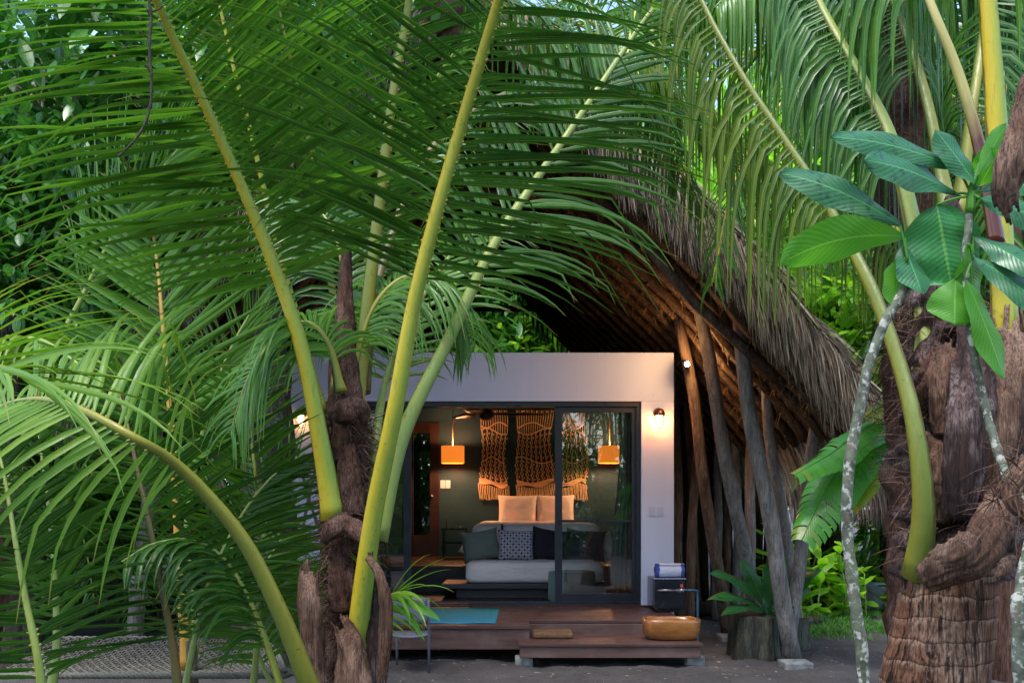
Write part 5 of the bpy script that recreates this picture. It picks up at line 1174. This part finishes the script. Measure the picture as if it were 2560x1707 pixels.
# ------------------------------------------------------------------ FRANGIPANI (foreground right)
fr_ = thing('frangipani', 'frangipani shrub with lichen spotted stems and broad oval leaves, right foreground', 'shrub', (P(2140, 1707, 2.8).x, 2.8, 0))
YL = 2.8
def br(lst, r0_, r1_, nm='branch'):
    m = MB(); pp = cat(lst, 40); rn = random.Random(len(lst)); tube(m, [p + V((rn.uniform(-.0015, .0015), 0, 0)) for p in pp], [r0_ + (r1_ - r0_) * i / 39 + rn.uniform(-.0008, .0012) for i in range(40)], 10); m.build(nm, M['lichen'], fr_)
br([V((Q(1985, 1600, YL).x, YL, 0)), Q(1985, 1600, YL), Q(1965, 1400, YL), Q(1945, 1200, YL), Q(1950, 1080, YL), Q(1970, 960, YL), Q(1995, 840, YL), Q(2030, 745, YL), Q(2085, 655, YL)], .02, .013)
br([Q(2330, 1140, 2.7), Q(2300, 1060, 2.75), Q(2262, 930, 2.8), Q(2235, 800, 2.8), Q(2222, 700, 2.8), Q(2218, 600, 2.8), Q(2228, 480, 2.8)], .012, .010)
br([V((Q(2400, 1600, 2.5).x, 2.5, 0)), Q(2340, 1500, 2.5), Q(2345, 1350, 2.55), Q(2370, 1200, 2.6), Q(2330, 1130, 2.7)], .02, .014)
m = MB(); tube(m, cat(qp([(2228, 490, YL), (2232, 440, YL), (2245, 395, YL), (2250, 370, YL)]), 10), [.012, .014, .013, .012, .012, .011, .01, .009, .006, .003], 8); m.build('shoot', M['plum_lime'], fr_)
PL = [((2078, 545), (1793, 605), 108, 'plum_lime', (0, -.75, -.5), .09), ((2068, 518), (1790, 398), 87, 'plum_dark', (0, -1, .35), .06), ((2152, 470), (2185, 655), 190, 'plum_mid', (-.1, -1, .35), .01),
      ((2075, 560), (2118, 675), 86, 'plum_dark', (.3, -1, .2), .02), ((2070, 590), (2052, 705), 80, 'plum_lime', (.6, -1, 0), .0), ((2195, 640), (2192, 745), 118, 'plum_lime', (0, -1, -.2), .0),
      ((2218, 640), (2308, 872), 78, 'plum_lime', (.3, -1, .3), .04), ((2235, 545), (2400, 640), 67, 'plum_dark', (0, -1, .35), .05), ((2200, 388), (1908, 315), 76, 'plum_dark', (0, -1, .35), .05),
      ((2195, 445), (1985, 368), 91, 'plum_dark', (0, -1, .35), .05), ((2245, 428), (2148, 298), 74, 'plum_dark', (0, -.8, .5), .02), ((2248, 400), (2312, 285), 44, 'plum_lime', (.4, -1, .2), .02),
      ((2248, 430), (2300, 340), 86, 'plum_lime', (.2, -1, .1), .0), ((2250, 455), (2420, 520), 73, 'plum_dark', (0, -1, .35), .03), ((2235, 590), (2420, 730), 71, 'plum_dark', (0, -1, .35), .05), ((2250, 440), (2400, 430), 56, 'plum_dark', (0, -1, .35), .06),
      ((2225, 560), (2240, 700), 90, 'plum_lime', (.4, -.9, 0), .0)]
rnd = random.Random(6)
for (a, b_, w, mt, n_, sg) in PL:
    m = MB(); Ya = YL + rnd.uniform(-.04, .04); Yb = Ya + rnd.uniform(-.12, .06)
    cen = Q(2085, 600, YL) if a[0] < 2160 and a[1] > 500 else Q(2232, 450 if a[1] < 500 else 600, YL)
    p0 = Q(a[0], a[1], Ya); bigleaf(m, p0, Q(b_[0], b_[1], Yb), w * K / FPX * YL, N=V(n_), sag=sg, seg=18, acr=4, wave=.055, rnd=rnd, fold=.22, wpos=(.55 if w > 150 else .75), blunt=(.42 if w > 150 else .6)); o = m.build('leaf', M[mt], fr_)
    m = MB(); tube(m, cat([cen, (cen + p0) * .5 + V((0, 0, .004)), p0], 8), .0035, 6); m.build('leaf_stalk', M['plum_lime'], fr_)
# dry debris hanging at the far right edge
dl_ = thing('dry_leaf', 'curled brown dry palm sheath hanging at the right edge of the view', 'dry leaf', Q(2340, 1250, 2.2), 'dry sheaths at the right edge')
sheath(dl_, qp([(2370, 180, 2.3), (2345, 330, 2.25), (2310, 430, 2.25), (2325, 520, 2.3)]), .03, .6, 'sheath', seed=31, shape=wide)
dl2 = thing('dry_leaf', 'torn brown fibrous sheath low at the right edge, in front of the ringed trunk', 'dry leaf', Q(2340, 1250, 2.2), 'dry sheaths at the right edge')
sheath(dl2, qp([(2430, 960, 2.4), (2370, 1050, 2.35), (2318, 1130, 2.3), (2350, 1180, 2.3), (2440, 1230, 2.3)]), .022, .35, 'sheath', seed=32, shape=wide)
fibres(dl2, qp([(2370, 1040, 2.35), (2310, 1150, 2.3), (2370, 1220, 2.3)]), 160, .03, .14, 33, w=.0012)
sheath(dl2, qp([(2330, 1280, 2.4), (2300, 1310, 2.35), (2280, 1340, 2.35)]), .012, .6, 'sheath', seed=34)

# ------------------------------------------------------------------ BANANA
ban = thing('banana_plant', 'banana plant with torn glossy drooping leaves between shelter and right palm', 'banana plant', (X(2330, 6), 6.0, 0))
m = MB(); tube(m, cat([V((X(2330, 6), 6, 0)), Q(2130, 1300, 6), Q(2120, 1050, 6)], 12), [.09] * 6 + [.07] * 6, 12); m.build('stem', M['rach_green'], ban)
rnd = random.Random(14)
for (pts, w, mt) in (([(2120, 1010), (2080, 985), (2000, 975), (1910, 1040), (1825, 1090)], .22, 'banana'), ([(2110, 1020), (2020, 1000), (1940, 1060), (1880, 1160), (1842, 1240)], .3, 'banana'), ([(2100, 1020), (2040, 1020), (1980, 1080), (1920, 1190)], .22, 'banana_l'), ([(2120, 1000), (2090, 940), (2040, 925), (1985, 960)], .2, 'banana_l'), ([(2125, 1010), (2090, 880), (2040, 820), (1980, 850)], .19, 'banana_l')):
    pp = cat([Q(a, b_, 6 - .1 * i) for i, (a, b_) in enumerate(pts)], 26); m = MB(); rows = []
    for side in (1, -1):
        for i in range(3, 25):
            T = (pp[i + 1] - pp[i - 1]).normalized(); N0 = (V((0, -.6, 1)) - T * V((0, -.6, 1)).dot(T)).normalized(); S = T.cross(N0) * side; t = i / 25
            ww = w * .62 * math.sin(PI * min(1, (t + .05) * .93)) ** .5; g = 0 if rnd.random() < .9 else .012
            a = pp[i]; b2 = pp[min(i + 1, 25)] - T * g; dr = V((0, 0, -1)) * (.4 + .3 * noise.noise(V((i * .22, side, w * 9))) + (rnd.uniform(0, .25) if g else 0)); prev = None
            for k in range(6):
                q = k / 5; off = S * ww * q * (1 - .2 * q) + dr * ww * q * q
                r2 = (m.add(a + off, t, side * q), m.add(b2 + off, t + .04, side * q))
                if prev: m.face((prev[0], prev[1], r2[1], r2[0]))
                prev = r2
    tube(m, pp, [.012 - .009 * i / 25 for i in range(26)], 6); m.build('leaf', M[mt], ban)

# ------------------------------------------------------------------ BACKGROUND VEGETATION
def leafclump(m, rnd, c, rad, n, ls, lw=.45, up=.3):
    for k in range(n):
        d = V((rnd.gauss(0, 1), rnd.gauss(0, 1), rnd.gauss(0, 1))).normalized(); p = c + d * rad * rnd.random() ** .5
        dd = (d + V((rnd.uniform(-.6, .6), rnd.uniform(-.6, .6), rnd.uniform(-.9, up)))).normalized(); s, b_ = frame(dd); an = rnd.uniform(-.8, .8); w = s * math.cos(an) + b_ * math.sin(an)
        L = ls * rnd.uniform(.6, 1.25); nn = dd.cross(w)
        prev = None
        for t_, wf in ((0, .02), (.22, .34), (.5, .5), (.78, .36), (1, .02)):
            q = p + dd * L * t_ + V((0, 0, -L * .16 * t_ * t_)); row = (m.add(q + w * L * lw * wf - nn * L * .06 * wf, t_, 1), m.add(q, t_, 0), m.add(q - w * L * lw * wf - nn * L * .06 * wf, t_, -1))
            if prev: m.face((prev[0], prev[1], row[1], row[0])); m.face((prev[1], prev[2], row[2], row[1]))
            prev = row
def crown_mesh(seed, rx, rz, ncl, nl, ls, mat, crad=.5, lw=.45):
    rnd = random.Random(seed); m = MB()
    for k in range(ncl):
        d = V((rnd.gauss(0, 1), rnd.gauss(0, 1), rnd.gauss(0, 1))).normalized() * rnd.random() ** .45
        leafclump(m, rnd, V((d.x * rx, d.y * rx, d.z * rz)), crad * rnd.uniform(.6, 1.3), nl, ls, lw)
    return m.mesh('crown', M[mat])
CR = {'a': crown_mesh(1, 1.9, 2.2, 110, 46, .2, 'broad', .5), 'b': crown_mesh(2, 2.3, 2.0, 120, 46, .24, 'broad', .6, .4), 'c': crown_mesh(3, 1.3, 1.2, 80, 50, .16, 'broad_l', .35, .5), 'd': crown_mesh(4, 1.9, 2.3, 110, 46, .22, 'broad_l', .55, .35), 'e': crown_mesh(5, 2.8, 3.0, 140, 40, .3, 'broad', .75, .35)}
def obj(name, me, parent, loc=(0, 0, 0), rot=(0, 0, 0), s=1):
    o = bpy.data.objects.new(name, me); C.objects.link(o); o.parent = parent; o.location = loc; o.rotation_euler = rot; o.scale = (s, s, s) if not isinstance(s, tuple) else s; return o
mt_ = MB()
tube(mt_, cat([(0, 0, -.1), (.05, 0, 1.2), (-.05, .05, 2.6), (0, 0, 4)], 16), [.16 - .1 * i / 15 for i in range(16)], 10)
for a in range(5):
    an = a * 1.3; tube(mt_, cat([(0, 0, 2 + a * .35), (math.cos(an) * .6, math.sin(an) * .6, 2.7 + a * .35), (math.cos(an) * 1.3, math.sin(an) * 1.3, 3.2 + a * .4)], 8), [.05 - .04 * i / 7 for i in range(8)], 6)
TRK = mt_.mesh('trunk', M['bark'])
def tree(px, Y, zc, key, s, label, name='broadleaf_tree', grp='broadleaf trees around the clearing', rz=0):
    x = X(px, Y); r = thing(name, label, 'tree', (x, Y, 0), grp)
    obj('trunk', TRK, r, (0, 0, 0), (0, 0, rz), (1, 1, max(.15, zc / 3.6)))
    obj('crown', CR[key], r, (0, 0, zc), (0, 0, rz), s); return r
T_ = [(60, 9.2, 3.4, 'a', .95, 'glossy dark broadleaf tree at the left edge above the young palms', .3), (-150, 10.5, 1.9, 'b', .9, 'dense broadleaf tree low at the far left edge', 1), (300, 11.5, 4.6, 'b', 1, 'broadleaf tree filling the upper left behind the palm leaflets', 2),
      (620, 19, 4.2, 'e', 1, 'large leafy tree behind the roof, left of the central palm', 0), (980, 21, 5.4, 'e', 1.1, 'tall leafy tree rising behind the ridge of the thatched roof', 1), (1350, 22, 3.6, 'd', 1.3, 'light green tree seen through the far gable opening', 2),
      (1000, 25, 9.5, 'd', 1.6, 'light green tree crown high above the ridge, centre left', 1), (1250, 23, 8.0, 'e', 1.2, 'dense tree crown directly above the roof ridge', 0), (1800, 24, 8.0, 'd', 1.6, 'light green far crown behind the long yellow stalk', 2), (2200, 24, 7.6, 'e', 1.2, 'dense far crown behind the upper right stalks', 1), (500, 23, 8.0, 'd', 1.6, 'light green far crown in the upper left between stalks', 3), (60, 22, 8.0, 'e', 1.2, 'dense far crown above the left edge', 1), (1230, 24, 6.0, 'b', 1.7, 'large dark tree far behind the gable opening', 2), (1700, 20, 5.6, 'd', 1.25, 'pale green tree behind the hanging yellow leaflets, above the roof slope', 3), (2000, 18, 4.6, 'd', 1.05, 'bright green tree right of the thatched slope, at mid height', 1),
      (2350, 19, 5.2, 'b', 1.3, 'dark leafy tree behind the right palm top', 0), (2090, 13.2, 3.55, 'c', 1.0, 'bright lime shrub-like tree just past the lower roof edge', 0), (2230, 14.5, 3.0, 'c', 1.1, 'lime leaved small tree between roof edge and right palm stalk', 2),
      (2480, 14, 2.2, 'b', 1.0, 'leafy tree low behind the ringed trunk at the right edge', 2), (2650, 12, 4.5, 'b', 1.1, 'dark tree at the upper right corner', 1), (1950, 26, 8.2, 'e', 1.2, 'tall far tree above the right roof slope', 2), (2500, 26, 8.6, 'e', 1.2, 'tall far tree in the top right corner', 0),
      (300, 26, 8.8, 'e', 1.3, 'tall far tree in the top left corner', 1), (-300, 18, 5.2, 'e', 1.2, 'big far tree beyond the left edge palms', 2), (700, 27, 9.6, 'e', 1.3, 'tall far tree above the central palm stalks', 3), (1500, 28, 10.5, 'e', 1.3, 'tall far tree above the thatched ridge', 0),
      (1050, 16.8, 1.5, 'b', .7, 'added dark bush dimming the view through the inner door', 1), (500, 14, 1.8, 'a', .8, 'low dark bush-like tree behind the hammock', 2), (60, 15, 2.2, 'b', 1, 'leafy dark tree behind the young palms at the left', 3), (250, 16.5, 5, 'd', 1.1, 'lighter green tree showing between the upper left leaflets', 0)]  # the bush behind the inner door is added to darken its pane
for (px, Y, zc, k, s, lab, rz) in T_: tree(px, Y, zc, k, s, lab, rz=rz)
# background palms with shared frond meshes
def fm(seed, L, lm, droop, arch):
    pts = [V((0, 0, 0)), V((L * .25, 0, L * .28 * arch)), V((L * .55, 0, L * .36 * arch)), V((L * .82, 0, L * .18 * arch)), V((L, 0, -L * .1))]
    a, b_ = frond_mb(pts, .035, .008, us=.18, n=52, L=L * .3, Wd=.045, N=V((0, 0, 1)), droop=droop, a0=70, a1=35, lift=.05, tilt=.2, seed=seed, nr=26, seg=5, stub=False)
    return a.mesh('frond', M['rach_yel']), b_.mesh('leaflets', M[lm])
FM = [fm(101, 2.6, 'leaf_mid', .4, 1), fm(102, 2.9, 'leaf_dark', .5, .8), fm(103, 2.4, 'leaf_lime', .5, 1.2)]
tm = MB(); tube(tm, cat([(0, 0, -.1), (.06, 0, .33), (-.02, 0, .66), (0, 0, 1)], 30), [.15 - .05 * i / 29 + .008 * (i % 2) for i in range(30)], 12); PT = tm.mesh('trunk', M['fibre'])
def palm(px, Y, h, kinds, n, label, seed, s=1, grp='palms around the clearing'):
    r = thing('palm_tree', label, 'palm tree', (X(px, Y), Y, 0), grp); rnd = random.Random(seed); obj('trunk', PT, r, (0, 0, 0), (0, 0, seed), (1, 1, h))
    for k in range(n):
        a, b_ = FM[kinds[k % len(kinds)]]; el = -R(rnd.uniform(-28, 52)) if k > 3 else -R(rnd.uniform(45, 70))
        o = obj('frond', a, r, (0, 0, h), (0, el, k * 2.4 + rnd.uniform(-.3, .3)), s * rnd.uniform(.85, 1.1)); obj('leaflets', b_, o)
    return r
BP = [(1290, 19.5, 2.0, (0, 2), 14, 'palm with pale leaflets seen through the far end of the roof', 1, .8), (1190, 18.5, 1.0, (2, 0), 10, 'low pale palm just above the top edge of the white room', 12, .8), (2060, 13.5, 2.5, (2, 0), 13, 'small palm with yellow midribs right of the roof slope', 2, .7), (1880, 16.5, 4.3, (0, 1), 14, 'palm behind the hanging yellow leaflets above the roof', 3, 1),
      (2250, 12.5, 4.8, (1, 0), 14, 'palm in the upper right behind the shaggy trunk', 4, 1), (1650, 13, 6.4, (1, 0), 14, 'tall palm spreading above the thatched ridge on its right', 5, 1.1), (150, 13, 4.4, (0, 1), 14, 'palm high on the left behind the broad leaves', 6, 1.1), (480, 12, 3.0, (1, 0), 13, 'mid-height palm behind the orange midrib frond', 7, .9),
      (620, 10.8, .8, (1, 0), 10, 'low palm behind the hammock, left of the white wall', 8, .55), (30, 10, 1.2, (0, 1), 11, 'low palm at the left edge behind the hammock', 9, .7), (820, 15, 6.6, (1, 0), 14, 'tall palm above the central stalks, over the left roof slope', 10, 1.1), (2520, 8, 4.2, (1,), 12, 'palm at the right edge behind the frangipani', 11, 1)]
for a in BP: palm(a[0], a[1], a[2], a[3], a[4], a[5], a[6], a[7])
# mossy trunk left of the white wall
mt = thing('mossy_tree', 'thick mossy tree trunk left of the white wall, hammock rope side', 'tree', (X(672, 8.4), 8.4, 0))
rough_trunk(mt, [V((X(675, 8.4), 8.4, -.05)), V((X(672, 8.4), 8.4, .8)), V((X(668, 8.4), 8.4, 2.2)), V((X(640, 8.4), 8.4, 4.6))], [.24, .2, .17, .13], 'moss_bark', rag=.12, seed=20)
obj('crown', CR['b'], mt, (-.3, 0, 5.6), (0, 0, 1), .9)
tt_ = thing('slender_tree', 'slim ringed grey trunk standing at the far left edge', 'tree', (X(30, 8), 8, 0))
rough_trunk(tt_, [V((X(20, 8), 8, -.05)), V((X(22, 8), 8, 1.5)), V((X(26, 8), 8, 3))], [.1, .09, .08], 'bark', rag=.06, seed=21); obj('crown', CR['a'], tt_, (.1, 0, 3.6), (0, 0, 2), .6)
dp = thing('dead_palm_fronds', 'bundle of dry brown palm fronds hanging at the upper left behind the leaves', 'dry fronds', (X(100, 8.6), 8.6, 2))
m = MB(); rnd = random.Random(33)
for k in range(900): strand(m, rnd, P(rnd.uniform(-60, 330), rnd.uniform(120, 420), rnd.uniform(8.6, 9)), V((1, -.1, -.8 + rnd.uniform(-.3, .3))), rnd.uniform(.3, .9), .008, .08)
m.build('fronds', M['thatch'], dp)
# dead twig hanging at the top left
tw = thing('dead_twig', 'thin crooked dead twig hanging before the big frond at the top left', 'twig', Q(345, 0, 4.0))
m = MB(); tube(m, cat(qp([(350, -90, 4.0), (342, -10, 4.0), (347, 40, 4.0), (343, 110, 4.0), (348, 190, 4.0), (344, 250, 4.0), (325, 300, 4.0), (298, 335, 4.0), (272, 360, 4.0)]), 50), [.008 + .0015 * math.sin(i * 1.7) - .004 * i / 49 for i in range(50)], 7)
for a, b_ in (((344, 30), (385, 5)), ((343, 90), (318, 68)), ((347, 170), (328, 140)), ((344, 40), (330, 8))): tube(m, qp([(a[0], a[1], 4.0), ((a[0] + b_[0]) / 2 + 3, (a[1] + b_[1]) / 2 + 3, 3.99), (b_[0], b_[1], 3.98)]), [.004, .003, .0015], 5)
m.build('twig', M['bark'], tw)

# understorey plants (ginger / heliconia like), right and left
def plant_parts(seed, h, n, ls, w, mat):
    rnd = random.Random(seed); ms, ml = MB(), MB()
    for k in range(n):
        a = rnd.uniform(0, 2 * PI); b0 = V((rnd.uniform(-.16, .16), rnd.uniform(-.16, .16), 0)); hh = h * rnd.uniform(.6, 1.1); top_ = b0 + V((math.cos(a) * .2 * hh, math.sin(a) * .2 * hh, hh))
        sp_ = cat([b0, (b0 + top_) / 2 + V((0, 0, .05)), top_], 8); tube(ms, sp_, [.009] * 8, 5)
        for j in range(7):
            p = sp_[1 + j] if j < 7 else top_; an = a + (j % 2) * PI + rnd.uniform(-.6, .6); L = ls * rnd.uniform(.7, 1.15)
            tip = p + V((math.cos(an) * L * .8, math.sin(an) * L * .8, L * rnd.uniform(-.15, .55))); bigleaf(ml, p, tip, L * w, N=V((rnd.uniform(-.3, .3), rnd.uniform(-.3, .3), 1)), sag=.12, seg=6, acr=1, wave=.04, rnd=rnd, fold=.3)
    return ms.mesh('stems', M['rach_green']), ml.mesh('leaves', M[mat])
PPL = [plant_parts(1, .8, 7, .42, .32, 'broad_l'), plant_parts(2, .6, 8, .36, .38, 'broad_l'), plant_parts(3, .7, 7, .4, .3, 'broad'), plant_parts(4, .4, 9, .3, .45, 'banana')]
locs = [(2020, 1560, 0, 'between the leaning poles and the lichen stem, nearest the grass'), (2080, 1530, 1, 'in the middle of the sunlit bed right of the poles'), (2145, 1545, 0, 'just left of the white tub'), (2200, 1520, 3, 'before the white tub by the ringed trunk'), (1990, 1505, 1, 'directly right of the leaning pale pole'),
        (2060, 1490, 0, 'at the back of the sunlit bed under the shelter'), (2130, 1485, 2, 'at the back of the sunlit bed, dark leaved'), (2220, 1480, 0, 'behind the right palm trunk edge'), (1935, 1500, 2, 'seen between the leaning poles'), (2270, 1535, 1, 'half behind the ringed trunk'),
        (2500, 1530, 2, 'at the right edge behind the ringed trunk'), (2540, 1600, 3, 'low at the right edge'), (380, 1560, 2, 'under the orange midrib, behind the hammock'), (520, 1545, 3, 'left of the mossy trunk behind the hammock'), (210, 1550, 2, 'behind the hammock at the left'), (80, 1545, 1, 'at the far left behind the hammock'), (600, 1580, 3, 'at the foot of the mossy trunk'), (300, 1500, 0, 'far behind the hammock, light leaved'), (2100, 1455, 1, 'far back beyond the sunlit bed'), (2010, 1450, 0, 'far back behind the leaning poles'), (2180, 1450, 0, 'far back left of the ringed trunk'), (2040, 1525, 0, 'with tall lime shoots just behind the lichen stem'), (2110, 1510, 1, 'low and lime green behind the middle of the bed'), (2170, 1500, 0, 'tall and lime green behind the white tub'), (2000, 1480, 0, 'tall and lime green behind the nearest leaning pole'), (2240, 1500, 1, 'bushy and lime green against the right palm stalk base'), (1955, 1520, 1, 'small and lime green between two pole feet')]
rnd = random.Random(77)
for k, (px, py, kind, where) in enumerate(locs):
    Y = min(17, CAMZ * FPX / (py - HOR)); r = thing('leafy_plant', 'leafy green plant ' + where, 'plant', (X(px, Y), Y, gz(X(px, Y), Y)), 'leafy plants on the ground')
    s = rnd.uniform(.9, 1.25); rz = rnd.uniform(0, 6); obj('stems', PPL[kind][0], r, (0, 0, 0), (0, 0, rz), s); obj('leaves', PPL[kind][1], r, (0, 0, 0), (0, 0, rz), s)
# white tub
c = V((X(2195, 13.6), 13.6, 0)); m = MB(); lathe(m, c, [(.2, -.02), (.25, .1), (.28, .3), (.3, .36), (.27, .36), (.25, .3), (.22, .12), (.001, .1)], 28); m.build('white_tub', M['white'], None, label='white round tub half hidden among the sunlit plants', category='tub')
# grass patches
m = MB(); rnd = random.Random(9)
for k in range(14000):
    px, py = rnd.uniform(1930, 2330), 1475 + 110 * rnd.random() ** .7 + 8 * math.sin(rnd.random() * 6)
    Y = CAMZ * FPX / (py - HOR) * rnd.uniform(.97, 1.03); x = X(px, Y); 
    if noise.noise(V((x * 1.6, Y * .8, 2))) < -.15 and py > 1540: continue
    an = rnd.uniform(0, 2 * PI); d = V((math.cos(an) * .5, math.sin(an) * .5, 1)); strand(m, rnd, V((x, Y, gz(x, Y) - .005)), d, rnd.uniform(.03, .09), .006, .3, seg=2)
m.build('grass', M['grass'], None, kind='stuff', label='low green grass and weeds beyond the leaning poles', category='grass')
m = MB()
for k in range(700):
    px, py = rnd.uniform(950, 2250), rnd.uniform(1560, 1705); Y = CAMZ * FPX / (py - HOR); x = X(px, Y); an = rnd.uniform(0, 2 * PI); strand(m, rnd, V((x, Y, gz(x, Y) + .003)), V((math.cos(an), math.sin(an), .05)), rnd.uniform(.01, .05), .003, .02, seg=2)
m.build('leaf_litter', M['thatch'], None, kind='stuff', label='scattered bits of dry leaf on the dark sand', category='leaf litter')
# trees behind the camera (seen mirrored in the glass, and shading the clearing)
for k, (x, y, h) in enumerate(((-5, -3, 4.5), (-1.5, -6, 5), (3, -5, 4.6), (6.5, -2, 4.8))):
    r = thing('palm_tree', ('palm behind the viewer mirrored in the glass doors, number from the left: ' + ['first', 'second', 'third', 'fourth'][k]), 'palm tree', (x, y, 0), 'palms behind the viewer'); rr = random.Random(k); obj('trunk', PT, r, s=(1, 1, h))
    for j in range(12):
        a, b_ = FM[j % 2]; o = obj('frond', a, r, (0, 0, h), (0, -R(rr.uniform(-25, 50)), j * 2.4), 1.2); obj('leaflets', b_, o)
for k, (x, y, z) in enumerate(((-8, -8, 2.6), (-3.5, -10, 1.6), (1, -9, 1.2), (5, -10, 1.4), (9, -7, 2))):
    r = thing('broadleaf_tree', 'leafy tree behind the viewer mirrored in the glass doors, ' + ['leftmost', 'second from left', 'middle one', 'second from right', 'rightmost'][k], 'tree', (x, y, 0), 'trees behind the viewer'); obj('trunk', TRK, r, s=(1, 1, 1)); obj('crown', CR['e'], r, (0, 0, z), (0, 0, k), 1.0)
